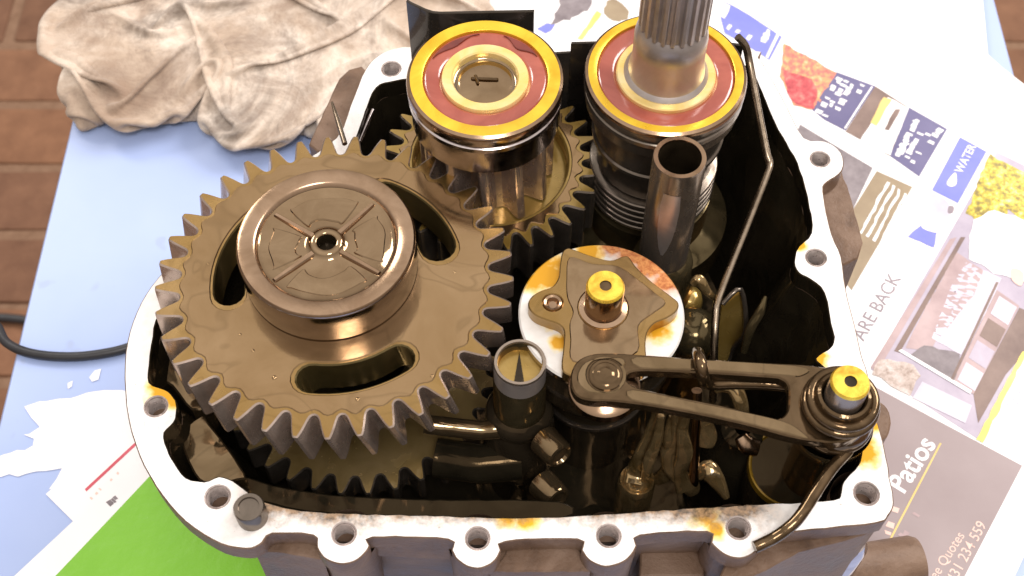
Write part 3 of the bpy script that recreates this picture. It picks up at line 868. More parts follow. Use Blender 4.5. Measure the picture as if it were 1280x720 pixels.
# ------------------------------------------------------------------ selector lever
lc = U(1049, 508, .022)
lev = thing('selector_lever', 'brown forged selector lever with long slot, pivot spring and yellow tipped pivot', 'lever', (lc.x, lc.y, ZT + 0.022))
LEV = [(714, 482), (714, 466), (722, 451), (738, 443), (760, 441), (800, 443), (860, 447), (940, 452), (1000, 455), (1026, 458), (1050, 461), (1073, 469), (1087, 486), (1091, 509), (1085, 533), (1069, 547), (1046, 553), (1020, 551),
       (985, 545), (930, 530), (860, 515), (800, 505), (764, 501), (738, 500), (722, 495)]
SLOT = [(788, 465), (810, 463), (880, 466), (960, 471), (977, 474), (985, 482), (986, 500), (984, 514), (976, 522), (962, 521), (900, 506), (840, 494), (800, 485), (787, 479), (783, 472)]
obj('arm', plate([pxloop(LEV, .022, 4), pxloop(SLOT, .022, 4)], ZF + .0172, ZF + .022, .0005, chb=.0005, sharp=30), 'lever_brown', lev)
# oil standing in a shallow panel along both bars
F1 = [(795, 446), (880, 450), (960, 454.5), (1000, 458), (1012, 464), (1000, 471), (985, 470), (930, 466), (860, 462), (800, 460)]
F2 = [(790, 487), (860, 501), (930, 515), (980, 527), (1000, 538), (1010, 549), (980, 541), (920, 526), (850, 511), (790, 500)]
for F_ in (F1, F2):
    obj('oil_film', plate([pxloop(F_, .022, 3)], ZF + .0217, ZF + .0223, .0003), 'tan_ledge', lev)
c = U(757, 469, .022)
rl = obj('roller', lathe([(.0105, .0110), (.0118, .0115), (.0118, .0150), (.0108, .0160), (.006, .0172)], c.x, c.y, 48), 'bronze_steel', lev)
obj('rivet', lathe([(.0056, .0218), (.0056, .0226), (.0052, .0229), (.0044, .0228), (.0040, .0230), (.0028, .02285), (.0020, .0231), (0, .0229)], c.x, c.y, 32, sharp=20), 'lever_brown', lev)
F3 = [(722, 478), (724, 462), (738, 450), (775, 447), (782, 456), (772, 464), (776, 484), (764, 492), (736, 491)]
obj('oil_film', plate([pxloop(F3, .022, 3), circle(c.x, c.y, .0062, 24)], ZF + .0217, ZF + .0224, .0004), 'tan_ledge', lev)
# pivot: stacked coils round the pin
def torus_prof(R_, r_, z_, n=10):
    return [(R_ + r_ * math.cos(2 * PI * k / n), z_ + r_ * math.sin(2 * PI * k / n)) for k in range(n)]
for k, (RR, z) in enumerate(((.0112, .0135), (.0108, .0240), (.0100, .0272))):
    obj('spring_coil', lathe(torus_prof(RR, .0017, z), lc.x, lc.y, 56, sharp=180, closed=True), 'lever_brown', lev)
obj('pivot_bush', lathe([(.0118, .0105), (.0124, .0115), (.0124, .0160), (.0118, .0172), (.0100, .0222), (.0088, .0290), (.0083, .0300), (.0074, .0304), (.0069, .0298), (.0066, .028)], lc.x, lc.y, 56), 'lever_brown', lev)
obj('pivot_pin', lathe([(.0062, .020), (.0062, .0380), (.0056, .0390), (.0020, .0390), (.0018, .0386), (0, .0385)], lc.x, lc.y, 48, mats=[0, 1, 1, 2, 2]), ['tube_steel', 'pin_yellow', 'dark_hole'], lev)
obj('pivot_post', lathe([(.0135, .0105), (.0125, .004), (.0090, -.002), (.0085, -.083), (0, -.083)], lc.x, lc.y, 48), 'olive_black', lev)
obj('spring_leg', tube(pxpath([(1080, 530, .0135), (1062, 560, .0125), (1040, 585, .011), (1020, 615, .009), (1000, 645, .0070), (985, 660, .0055), (968, 672, .0038), (950, 681, .0030), (943, 684, .0028)]), .0020, 12), 'lever_brown', lev)
obj('spring_leg', tube(pxpath([(1030, 486, .0138), (1000, 484, .014), (960, 480, .0145), (920, 479, .015), (893, 480, .0155), (882, 478, .018), (879, 470, .023), (877, 458, .0262), (874, 447, .0255), (872, 441, .021)]), .0021, 12), 'lever_brown', lev)

# ------------------------------------------------------------------ long bent wire
wr = obj('bent_wire', tube(pxpath([(922, 46, .030), (932, 58, .026), (937, 80, .020), (948, 140, .012), (958, 190, .006), (962, 204, .004), (958, 220, .003), (935, 280, -.002), (908, 348, -.008), (897, 378, -.010), (895, 390, -.011), (893, 425, -.016), (892, 470, -.030), (891, 500, -.060)], 5), .0015, 10), 'wire_steel')
tag(wr, 'long thin bent steel wire running down beside the splined shaft', 'wire')

# ------------------------------------------------------------------ selector rod carrier in front of the big gear
c = U(650, 452, .012)
rod = thing('selector_rod', 'hollow selector rod with bright rim in a dark carrier beside the large gear', 'selector rod', (c.x, c.y, ZT + 0.022))
obj('rod', lathe([(.0092, -.030), (.0092, .0015), (.0089, .0020), (.0089, .0112), (.0086, .0120), (.0077, .0120), (.0074, .0114), (.0073, .0070), (0, .0068)], c.x, c.y, 48, mats=[1, 1, 0, 3, 3, 3, 1, 2]), ['satin_steel', 'olive_black', 'gear_olive', 'tube_steel'], rod)
obj('wedge_reflection', plate([[(c.x - .0022, c.y - .0060), (c.x + .0016, c.y - .0062), (c.x - .0002, c.y + .0064)]], ZF + .0066, ZF + .0074, .0002), 'dark_hole', rod)  # dark wedge modelled in place of a reflection inside the rod
obj('carrier', lathe([(.0093, -.0200), (.0112, -.0212), (.0122, -.0235), (.0122, -.0262), (.0114, -.0280), (.0124, -.0310), (.0134, -.040), (.0134, -.060), (.011, -.065), (.011, -.083), (0, -.083)], c.x, c.y, 48), 'black_gloss', rod)
for (px, py, z) in ((686, 556, -.020), (683, 610, -.036)):
    e = U(px + 16, py + 20, z)
    d = Vector((.55, -.75, .25)).normalized()
    a = Vector((c.x, c.y, ZF + z - .004))
    obj('set_screw', lathe([(.0, z), (.0056, z), (.0052, z + .0085), (.0046, z + .0096), (.0036, z + .0098), (.0030, z + .0088), (0, z + .0084)], e.x - .006, e.y + .008, 28, axis=d), 'tan_ledge', rod)
obj('cross_rod', tube([U(640, 535, -.026), U(600, 538, -.025), U(530, 530, -.022)], .0035, 16), 'tan_ledge', rod)
obj('cross_rod', tube([U(650, 575, -.045), U(600, 580, -.045), U(545, 572, -.045)], .0075, 20), 'black_oil', rod)

# ------------------------------------------------------------------ forks and castings down inside
def blade(name, pts, width, thick, parent, m):
    """flat bar along a path of world points: an oily fork arm with a rounded section"""
    P = [Vector(p) for p in catmull([tuple(U(p[0], p[1], p[2] + .018)) for p in pts], 5, False)]
    bm = bmesh.new()
    rings = []
    for i, p in enumerate(P):
        t = (P[min(i + 1, len(P) - 1)] - P[max(i - 1, 0)]).normalized()
        s = t.cross(Vector((0, -.45, .9))).normalized()
        n_ = s.cross(t)
        w_ = width[min(int(i / 5), len(width) - 1)]
        w2 = width[min(int(i / 5) + 1, len(width) - 1)]
        f = (i % 5) / 5
        ww = w_ + (w2 - w_) * f
        rings.append([bm.verts.new(p + s * ww * math.cos(a) + n_ * thick * math.copysign(abs(math.sin(a)) ** .7, math.sin(a))) for a in [2 * PI * k / 14 for k in range(14)]])
    for a, b in zip(rings[:-1], rings[1:]):
        for k in range(14):
            bm.faces.new((a[k], a[(k + 1) % 14], b[(k + 1) % 14], b[k]))
    bm.faces.new(rings[0])
    bm.faces.new(rings[-1])
    return obj(name, finish(bm, 60), m, parent)

f1p = U(796, 602, -.034)
f1 = thing('selector_fork', 'oily fork arm with round eye hanging below the selector lever', 'selector fork', (f1p.x, f1p.y, ZT + .022))
blade('fork_arm', [(828, 505, -.018), (818, 535, -.028), (806, 565, -.040), (797, 590, -.050), (794, 606, -.052)], [.0022, .0028, .0034, .0042, .0046], .0020, f1, 'fork_oil')
obj('eye', lathe([(.0066, -.083), (.0066, -.034), (.0060, -.032), (.0052, -.0325), (.0045, -.034), (.0030, -.0325), (.0018, -.0335), (0, -.0330)], f1p.x, f1p.y, 36, sharp=60), 'fork_oil', f1)
blade('fork_finger', [(842, 520, -.020), (836, 550, -.030), (838, 570, -.042), (832, 592, -.052), (820, 600, -.06)], [.0016, .0024, .0018, .0030, .0022], .0014, f1, 'fork_oil')
f2p = U(852, 600, -.06)
f2 = thing('selector_fork', 'curved oily fork standing upright in the middle of the lever slot', 'selector fork', (f2p.x, f2p.y, ZT + .022))
blade('fork_arm', [(846, 515, -.015), (844, 545, -.028), (836, 562, -.036), (838, 585, -.046), (862, 606, -.056), (866, 614, -.062)], [.0018, .0020, .0030, .0026, .0036, .0026], .0018, f2, 'fork_oil')
blade('fork_finger', [(858, 518, -.012), (853, 540, -.022), (856, 566, -.034), (850, 590, -.046), (856, 612, -.056)], [.0014, .0020, .0030, .0024, .0034, .0016], .0012, f2, 'fork_oil')
blade('fork_arm', [(826, 520, -.014), (822, 548, -.026), (812, 575, -.038), (806, 600, -.050)], [.0012, .0018, .0022, .0016], .0011, f2, 'fork_oil')
f3p = U(868, 605, -.062)
f3 = obj('upright_rod', tube(pxpath([(871, 488, .004), (870, 530, -.010), (868, 575, -.028), (867, 606, -.040), (867, 612, -.083)], 3), .0018, 12), 'bronze_steel')
tag(f3, 'thin upright steel rod seen through and under the lever slot', 'rod')
f4p = U(905, 600, -.06)
f4 = thing('selector_fork', 'dark bell shaped fork with splayed foot under the lower lever bar', 'selector fork', (f4p.x, f4p.y, ZT + .022))
blade('fork_arm', [(895, 485, -.02), (905, 482, -.018), (918, 486, -.018), (926, 505, -.022), (928, 530, -.035)], [.0020, .0024, .0028, .0026, .0024], .0020, f4, 'fork_oil')
obj('bell', lathe([(.003, -.028), (.0075, -.030), (.0105, -.036), (.0125, -.046), (.0150, -.060), (.0160, -.083), (0, -.083)], f4p.x + .003, f4p.y + .006, 40), 'black_oil', f4)
blade('foot', [(872, 594, -.055), (885, 588, -.052), (897, 602, -.054), (908, 622, -.058)], [.0020, .0040, .0030, .0012], .0016, f4, 'fork_oil')
blade('fork_finger', [(880, 530, -.030), (884, 545, -.034), (882, 556, -.038)], [.0030, .0036, .0030], .0016, f4, 'fork_oil')
blade('fork_finger', [(926, 545, -.034), (934, 556, -.036), (946, 560, -.038)], [.0024, .0034, .0030], .0018, f4, 'bronze_steel')
# upright paddle blade behind the lever
pp = U(915, 440, -.05)
pad = thing('paddle_blade', 'upright olive steel blade beside the lower end of the bent wire', 'selector fork', (pp.x, pp.y, ZT + .022))
P1 = [(901, 384, -.020), (925, 364, -.018), (931, 415, -.034), (915, 436, -.045), (907, 458, -.055), (889, 462, -.055)]
bm = bmesh.new()
fr = [U(*p) for p in P1]
bk = [v + Vector((.001, .003, -.0005)) for v in fr]
A_ = [bm.verts.new(v) for v in fr]
B_ = [bm.verts.new(v) for v in bk]
bm.faces.new(A_)
bm.faces.new(B_[::-1])
for i in range(6):
    bm.faces.new((A_[i], A_[(i + 1) % 6], B_[(i + 1) % 6], B_[i]))
bmesh.ops.bevel(bm, geom=list(bm.edges), offset=.0006, segments=2, affect='EDGES')
obj('blade', finish(bm, 40), 'gear_olive', pad)
obj('blade_edge', tube(pxpath([(903, 380, -.019), (926, 362, -.016), (932, 412, -.032), (917, 434, -.044), (909, 456, -.055)], 4), .0010, 10), 'dark_steel', pad)
blade('side_arm', [(957, 370, -.030), (950, 390, -.034), (938, 412, -.040), (930, 440, -.05)], [.0006, .0018, .0018, .0012], .0010, pad, 'olive_black')
# small shiny pieces between drum and wire
q = U(862, 368, -.03)
sp = thing('detent_spring', 'small tan detent plunger in the dark beside the white drum face', 'plunger', (q.x, q.y, ZT + .022))
obj('plunger', lathe([(.0055, -.083), (.0055, -.034), (.0048, -.031), (.0026, -.0296), (0, -.0294)], q.x, q.y, 28, sharp=60), 'gear_olive', sp)
blade('spring_arm', [(866, 355, -.022), (874, 350, -.020), (882, 362, -.024), (892, 372, -.03)], [.0014, .0022, .0018, .0010], .0012, sp, 'fork_oil')
q = U(868, 408, -.03)
dn = thing('dark_nut', 'small dark domed nut right of the drum, wet with oil', 'nut', (q.x, q.y, ZT + .022))
obj('nut', lathe([(.0085, -.083), (.0085, -.040), (.0095, -.0385), (.0095, -.032), (.0080, -.0290), (.0055, -.0270), (.003, -.0262), (0, -.0260)], q.x, q.y, 32), 'olive_black', dn)
# dark round boss with amber rim at the right end
q = U(990, 584, -.030)
rb = thing('idler_cup', 'dark round cup with amber oil rim under the lever pivot', 'cup', (q.x, q.y, ZT + .022))
obj('cup', lathe([(0, -.031), (.0140, -.031), (.0146, -.0302), (.0152, -.0303), (.0155, -.033), (.0155, -.083), (0, -.083)], q.x, q.y, 56, mats=[0, 1, 1, 1, 0, 0]), ['black_oil', 'amber_dark'], rb)

# ------------------------------------------------------------------ black baffle sheet at the back
bp = thing('baffle_plate', 'black bent sheet metal baffle standing behind the left bearing', 'baffle', (-.01, .0935, ZT + .022))
def sheet(path, z0, z1, th=.0012):
    lp = [(p[0], p[1]) for p in path] + [(p[0] + .0003, p[1] + th) for p in reversed(path)]
    return plate([lp], ZF + z0, ZF + z1, .0002)
obj('upright_sheet', sheet([(-.0388, .0965), (-.0372, .0952), (-.0318, .0918), (-.0290, .0906), (-.0262, .0903), (.0079, .0912)], -.070, .0440), 'black_sheet', bp)
obj('low_sheet', sheet([(.0082, .0935), (.0222, .0945)], -.070, .0182), 'black_sheet', bp)
obj('low_sheet', sheet([(.0224, .0962), (.0500, .0972), (.0800, .0965), (.0880, .0950)], -.070, .0215), 'black_sheet', bp)
sk = obj('spring_clip', tube([U(415, 128, .010), U(422, 150, .012), U(431, 180, .012)], .0010, 8, taper=[.5, 1.0, 1.0]), 'wire_steel')
tag(sk, 'thin tapered wire end standing up behind the large gear near the cloth', 'wire')

# ------------------------------------------------------------------ papers on the table
TZ = ZT - ZF
def paper_h(x, y):
    v = noise.noise(Vector((x * 9, y * 9, 2.5))) * 0.0016 + noise.noise(Vector((x * 24, y * 24, 7.5))) * 0.0004
    f = (x - 0.205) * 0.75 + (y - 0.16) * 0.66          # soft fold across the page
    v += 0.0024 * math.exp(-(f / 0.026) ** 2)
    f = (x - 0.150) * 0.75 + (y - 0.185) * 0.66
    v += 0.0018 * math.exp(-(f / 0.024) ** 2)
    return v + 0.0022

def sheet_mesh(loops, lift, hf, step=0.008):
    """thin sheet of paper or print following the height hf(x, y) above the table"""
    bm = bmesh.new()
    flat = [bm.verts.new((p[0], p[1], 0)) for lp in loops for p in lp]
    for t in tessellate_polygon([[Vector((p[0], p[1], 0)) for p in lp] for lp in loops]):
        try: bm.faces.new([flat[i] for i in t])
        except ValueError: pass
    for _ in range(7):
        es = [e for e in bm.edges if e.calc_length() > step]
        if not es: break
        bmesh.ops.subdivide_edges(bm, edges=es, cuts=1)
        bmesh.ops.triangulate(bm, faces=[f for f in bm.faces if len(f.verts) > 3])
    for v in bm.verts:
        v.co.z = ZT + hf(v.co.x, v.co.y) + lift
    bmesh.ops.recalc_face_normals(bm, faces=bm.faces)
    if sum(f.normal.z for f in bm.faces) < 0:
        bmesh.ops.reverse_faces(bm, faces=bm.faces)
    me = bpy.data.meshes.new('sheet')
    bm.to_mesh(me)
    bm.free()
    for p in me.polygons: p.use_smooth = True
    return me

def tp(pts, z=TZ + .002):
    return [tuple(U(x, y, z)[:2]) for x, y in pts]

def patch(parent, name, pts, m, lift, hf, sub=0, step=.005, rough=0.0):
    step = min(step, .005)
    lp = tp(pts)
    if sub: lp = catmull(lp, sub)
    if rough: lp = rough_loop(lp, rough, .003, len(pts))
    return obj(name, sheet_mesh([lp], lift, hf, step), m, parent)

def text(parent, body, p0, p1, m, lift, hf, bold=0.0, ysc=1.0, name='printed_text'):
    cu = bpy.data.curves.new('text', 'FONT')
    cu.body = body
    cu.size = 1
    cu.resolution_u = 3
    cu.offset = bold
    to = bpy.data.objects.new('text', cu)
    COL.objects.link(to)
    dg = bpy.context.evaluated_depsgraph_get()
    me = bpy.data.meshes.new_from_object(to.evaluated_get(dg))
    bpy.data.objects.remove(to)
    a, b = U(*p0, TZ + .002), U(*p1, TZ + .002)
    d = (b - a)
    xs = [v.co.x for v in me.vertices]
    w_ = max(xs) - min(xs)
    s_ = d.length / w_
    d.normalize()
    n_ = Vector((-d.y, d.x, 0))
    bm = bmesh.new()
    bm.from_mesh(me)
    for v in bm.verts:
        q = a + d * ((v.co.x - min(xs)) * s_) + n_ * (v.co.y * s_ * ysc)
        v.co = (q.x, q.y, ZT + hf(q.x, q.y) + lift)
    bm.normal_update()
    if sum(f.normal.z for f in bm.faces) < 0:
        bmesh.ops.reverse_faces(bm, faces=bm.faces)
    bm.to_mesh(me)
    bm.free()
    me.materials.clear()
    return obj(name, me, m, parent)

def scribble(parent, p0, p1, width, m, lift, hf, seed, gaps=0.35):
    """a line of print too small to read: short broken strokes along a baseline, one mesh"""
    rnd = random.Random(seed)
    a, b = U(*p0, TZ + .002), U(*p1, TZ + .002)
    d = (b - a)
    L_ = d.length
    d.normalize()
    n_ = Vector((-d.y, d.x, 0))
    bm = bmesh.new()
    t = 0.0
    while t < L_:
        ln = rnd.uniform(.25, .7) * width
        if rnd.random() > gaps * .5:
            w0, w1 = -rnd.uniform(.2, .5) * width, rnd.uniform(.25, .55) * width
            vs = []
            for (tt, nn) in ((t, w0), (t + ln, w0 + rnd.uniform(-.15, .15) * width), (t + ln, w1), (t, w1 + rnd.uniform(-.2, .2) * width)):
                q = a + d * tt + n_ * nn
                vs.append(bm.verts.new((q.x, q.y, ZT + hf(q.x, q.y) + lift)))
            bm.faces.new(vs)
        t += ln * rnd.uniform(.95, 1.25)
        if rnd.random() < gaps * .4: t += width * .7
    bm.normal_update()
    if sum(f.normal.z for f in bm.faces) < 0:
        bmesh.ops.reverse_faces(bm, faces=bm.faces)
    return obj('printed_line', finish(bm, 180, False), m, parent)

np_ = thing('newspaper', 'white newspaper page with property adverts lying under the right of the gearbox', 'newspaper', (0.16, 0.05, ZT))
H = paper_h
L1, L2, L3 = .00009, .00018, .00027
pg = obj('page', sheet_mesh([tp([(500, -60), (1222, -60), (1234, 70), (1252, 86), (1300, 122), (1345, 160), (1345, 640), (1296, 660), (1262, 735), (1240, 800), (980, 840), (700, 420), (520, 60)])], 0, H, .005), 'paper_white', np_)
# advert for patios
patch(np_, 'printed_panel', [(1060, 466), (1160, 520), (1277, 583), (1180, 770), (930, 690)], 'print_mauve', L1, H)
text(np_, 'Patios', (1130, 617), (1170, 556), 'paper_white', L2, H, .022, 1.0)
patch(np_, 'printed_rule', [(1174.5, 554), (1176.5, 555), (1112.5, 678), (1110, 677)], 'print_gold', L2, H)
text(np_, 'Free Quotes', (1164, 736), (1206, 670), 'print_salmon', L2, H, .004, 1.0)
text(np_, '0431 234 559', (1190, 737), (1233, 657), 'print_salmon', L2, H, .004, 1.0)
scribble(np_, (1110, 668), (1122, 622), .004, 'print_salmon', L2, H, 3, .9)
scribble(np_, (1128, 672), (1148, 640), .003, 'print_pink', L2, H, 5, .9)
# photograph of a house
patch(np_, 'photo_print', [(1243, 196), (1345, 244), (1345, 430), (1280, 440), (1225, 552), (1088, 462)], 'print_lilac', L1, H)
patch(np_, 'photo_print', [(1234, 200), (1300, 232), (1300, 310), (1258, 268), (1232, 290), (1205, 270)], 'print_foliage', L2, H, 0, .004, .002)
patch(np_, 'photo_print', [(1186, 302), (1194, 300), (1096, 466), (1088, 460)], 'print_pink', L2, H)
patch(np_, 'photo_print', [(1199, 300), (1205, 300), (1124, 442), (1117, 440)], 'print_brown', L2, H)
patch(np_, 'photo_print', [(1194, 318), (1228, 342), (1215, 372), (1160, 440), (1130, 436)], 'print_pink', L2, H, 0, .008, .0008)
patch(np_, 'photo_print', [(1206, 330), (1250, 352), (1230, 395), (1200, 445), (1164, 425), (1185, 365)], 'print_pale', L2, H, 0, .008, .0006)
patch(np_, 'photo_print', [(1214, 280), (1240, 268), (1300, 290), (1300, 366), (1250, 348), (1208, 326)], 'paper_white', L3, H, 0, .006, .0018)
patch(np_, 'photo_print', [(1154, 432), (1200, 446), (1192, 476), (1160, 458), (1136, 446)], 'print_grey', L3, H, 0, .008, .0016)
patch(np_, 'photo_print', [(1100, 450), (1140, 456), (1148, 470), (1136, 494), (1112, 482), (1090, 468)], 'print_brickwork', L3, H, 0, .008, .0016)
patch(np_, 'photo_print', [(1244, 366), (1272, 386), (1216, 494), (1190, 478)], 'print_pink', L3, H)
for k in range(4):
    a0, a1 = k / 4 + .02, k / 4 + .22
    def lp_(t, s): return (1246 + (1192 - 1246) * t + s * (26), 370 + (478 - 370) * t + s * 17)
    patch(np_, 'photo_print', [lp_(a0, .08), lp_(a0, .92), lp_(a1, .92), lp_(a1, .08)], ['print_pale', 'print_brown', 'print_lilac', 'print_pale'][k], L3 + .00009, H)
patch(np_, 'photo_print', [(1243, 356), (1246, 357), (1190, 478), (1187, 476)], 'print_brown', L3 + .00009, H)
patch(np_, 'photo_print', [(1122, 440), (1126, 438), (1214, 490), (1212, 494)], 'paper_white', L3 + .00009, H)
patch(np_, 'photo_print', [(1272, 388), (1300, 400), (1300, 420), (1256, 470), (1222, 530), (1216, 494)], 'print_brown', L2, H)
patch(np_, 'photo_print', [(1152, 478), (1214, 508), (1206, 530), (1140, 498)], 'print_pale', L3, H)
patch(np_, 'printed_rule', [(1276, 442), (1284, 440), (1228, 555), (1220, 550)], 'print_yellow', L3, H, 0, .008, .0008)
patch(np_, 'photo_print', [(1262, 340), (1276, 346), (1274, 362), (1262, 354)], 'print_salmon', L3 + .00009, H, 3)
for k in range(5):
    scribble(np_, (1252 + k * 5, 520 - k * 2), (1268 + k * 5, 488 - k * 2), .0012, 'print_pale', L2, H, 40 + k, .9)
text(np_, 'ARE BACK', (1079, 428), (1126, 350), 'print_ink', L2, H, .0, 1.05)
# water advert
patch(np_, 'printed_panel', [(1197, 178), (1230, 196), (1195, 259), (1163, 242)], 'print_blue_bright', L1, H)
text(np_, 'WATER', (1199, 224), (1217, 190), 'paper_white', L2, H, .012, 1.0)
patch(np_, 'printed_drop', [(1191, 222), (1193, 230), (1192, 237), (1186, 239), (1181, 236), (1183, 230)], 'paper_white', L2, H, 3)
patch(np_, 'printed_panel', [(1160, 246), (1184, 258), (1180, 290), (1150, 285), (1152, 258)], 'print_pale', L1, H, 3)
patch(np_, 'printed_panel', [(1150, 285), (1170, 292), (1166, 312), (1134, 298)], 'print_blue_bright', L2, H, 0, .006, .0008)
patch(np_, 'printed_panel', [(1156, 268), (1178, 276), (1180, 284), (1172, 294), (1152, 288), (1150, 276)], 'paper_white', L2 + .00009, H, 3)
patch(np_, 'printed_panel', [(1184, 262), (1190, 263), (1189, 270), (1183, 270)], 'print_ink', L2, H, 3)
# strip of coloured boxes
patch(np_, 'printed_panel', [(893, 4), (914, 13), (935, 25), (976, 52), (961, 79), (935, 62), (905, 45)], 'print_blue_bright', L1, H)
patch(np_, 'printed_panel', [(893, 6), (912, 14), (906, 28), (888, 22)], 'paper_white', L2, H, 0, .005, .001)
patch(np_, 'printed_rule', [(970, 47), (973, 49), (959, 77), (956, 75)], 'paper_white', L2, H)
scribble(np_, (953, 58), (960, 44), .004, 'paper_white', L2, H, 8, .2)
scribble(np_, (908, 38), (938, 53), .004, 'paper_white', L2, H, 9, .6)
patch(np_, 'photo_print', [(978, 60), (1044, 97), (1016, 140), (992, 133), (974, 100)], 'print_flowers', L1, H, 0, .006, .0012)
patch(np_, 'photo_print', [(978, 92), (996, 100), (1012, 102), (1022, 118), (1014, 138), (994, 132), (980, 112)], 'print_redspeck', L2, H, 0, .006, .0028)
patch(np_, 'printed_panel', [(1044, 96), (1092, 114), (1056, 166), (1030, 152), (1014, 139)], 'print_navy', L1, H)
patch(np_, 'printed_rule', [(1087, 114), (1089, 115), (1056, 164), (1054, 163)], 'paper_white', L2, H)
for k, (a0, b0) in enumerate((((1022, 144), (1048, 104)), ((1030, 148), (1056, 107)), ((1039, 152), (1063, 112)), ((1070, 122), (1076, 112)))):
    scribble(np_, a0, b0, .0034, 'paper_white', L2, H, 20 + k, .5)
patch(np_, 'printed_panel', [(1092, 114), (1133, 141), (1111, 199), (1056, 167)], 'print_brown', L1, H)
patch(np_, 'photo_print', [(1108, 128), (1133, 142), (1111, 198), (1074, 178)], 'paper_white', L2, H, 0, .006, .0006)
patch(np_, 'photo_print', [(1102, 128), (1112, 131), (1094, 162), (1086, 158)], 'print_gold', L3, H, 0, .006, .0006)
patch(np_, 'photo_print', [(1116, 142), (1124, 142), (1110, 168), (1104, 166)], 'print_brown', L3, H, 0, .004, .0012)
patch(np_, 'printed_panel', [(1134, 141), (1181, 168), (1147, 225), (1111, 199)], 'print_navy', L1, H)
for k, (a0, b0) in enumerate((((1120, 200), (1144, 158)), ((1129, 206), (1151, 168)), ((1138, 211), (1158, 176)), ((1160, 186), (1171, 170)))):
    scribble(np_, a0, b0, .0036, 'paper_white', L2, H, 30 + k, .5)
# picture and brown box under the casing edge
patch(np_, 'photo_print', [(1000, 156), (1045, 184), (1090, 212), (1066, 262), (1030, 300), (980, 200)], 'print_grey', L1, H)
patch(np_, 'printed_panel', [(1095, 216), (1139, 237), (1064, 364), (1030, 320)], 'print_taupe', L1, H)
for k in range(4):
    patch(np_, 'printed_line', [(1074 + k * 8, 292 + k * 5), (1108 + k * 7, 229 + k * 5), (1111 + k * 7, 231 + k * 5), (1077 + k * 8, 294 + k * 5)], 'paper_white', L2, H, 0, .006, .0009)
# scraps of print seen behind the bearings
patch(np_, 'photo_print', [(690, 30), (704, -4), (745, -10), (738, 12), (716, 20)], 'print_grey', L1, H, 0, .006, .003)
patch(np_, 'photo_print', [(672, 36), (684, 28), (694, 30), (690, 38), (682, 42)], 'print_blue_bright', L1, H, 0, .006, .001)
patch(np_, 'printed_rule', [(746, 14), (752, 18), (728, 50), (722, 48)], 'print_yellow', L1, H, 0, .006, .001)
patch(np_, 'photo_print', [(756, 6), (772, 2), (786, 16), (778, 28), (760, 24)], 'print_taupe', L1, H, 3, .006, .002)

flat_h = lambda x, y: 0.0010 + noise.noise(Vector((x * 11, y * 11, 9))) * 0.0005
lf = thing('green_leaflet', 'leaflet with bright green panel and white border under the left of the gearbox', 'leaflet', (-.16, -.17, ZT))
obj('page', sheet_mesh([tp([(56, 616), (170, 516), (300, 560), (420, 720), (360, 840), (-70, 800), (90, 650)])], 0, flat_h), 'paper_white', lf)
patch(lf, 'printed_panel', [(190, 590), (330, 640), (420, 740), (300, 820), (-10, 800), (66, 721)], 'print_green', L1, flat_h)
patch(lf, 'printed_rule', [(105, 610), (170, 550), (172, 553), (107, 613)], 'print_red', L1, flat_h)
scribble(lf, (112, 622), (152, 585), .0016, 'print_salmon', L1, flat_h, 61, 1.0)
scribble(lf, (134, 629), (142, 622), .0030, 'print_grey', L1, flat_h, 62, .2)
low_h = lambda x, y: 0.0004
sp_ = patch(None, 'white_patch', [(70, 498), (105, 490), (150, 484), (172, 500), (190, 560), (120, 600), (60, 612), (76, 584), (30, 590), (-20, 592), (-20, 572), (42, 555), (28, 541), (45, 532), (30, 508)], 'paper_white', 0, low_h, 2, .006, .0022)  # flat ragged white patch on the blue table top
tag(sp_, 'large ragged white patch between the cable and the green leaflet', 'paper')
for i_, pts in enumerate(([(110, 470), (117, 462), (126, 460), (122, 471), (114, 474)], [(82, 478), (89, 474), (90, 482), (84, 484)])):
    s2 = patch(None, 'white_patch', pts, 'paper_white', 0, low_h, 0, .006, .001)
    tag(s2, ['larger tiny white patch on the blue table near the cable', 'smallest white patch on the blue table near the cable'][i_], 'paper')

# ------------------------------------------------------------------ power cable
cb = obj('power_cable', tube(catmull([tuple(U(x, y, TZ + .0022)) for x, y in ((-60, 385), (-10, 402), (8, 428), (40, 442), (90, 446), (140, 440), (200, 425), (290, 425))], 8, False), .0021, 14), 'rubber_black')
tag(cb, 'black power cable lying on the blue table left of the gearbox', 'cable')
cb2 = obj('power_cable', tube(catmull([tuple(U(x, y, -.715)) for x, y in ((-120, 400), (-30, 397), (14, 398), (40, 404), (70, 430))], 6, False), .0045, 12), 'rubber_black')
tag(cb2, 'short length of black cable lying on the brick floor beside the table', 'cable')

# ------------------------------------------------------------------ crumpled rag
RAGP = [(96, -95), (97, 0), (84, 25), (70, 46), (77, 75), (85, 96), (81, 128), (94, 157), (104, 166), (126, 158), (142, 153), (166, 164), (205, 157), (250, 153), (268, 167), (292, 182), (316, 187), (346, 183),
        (372, 170), (392, 176), (420, 196), (460, 190), (500, 150), (560, 110), (600, 60), (606, -30), (606, -95)]
rp_ = catmull(tp(RAGP), 3)
def nearest(p, pts, closed=True):
    best, bp_ = 1e9, None
    n = len(pts)
    for i in range(n if closed else n - 1):
        ax0, ay0 = pts[i]
        bx0, by0 = pts[(i + 1) % n]
        ex, ey = bx0 - ax0, by0 - ay0
        l2 = ex * ex + ey * ey + 1e-18
        t = max(0.0, min(1.0, ((p[0] - ax0) * ex + (p[1] - ay0) * ey) / l2))
        qx, qy = ax0 + ex * t, ay0 + ey * t
        d2 = (p[0] - qx) ** 2 + (p[1] - qy) ** 2
        if d2 < best:
            best, bp_ = d2, (qx, qy)
    return math.sqrt(best), bp_
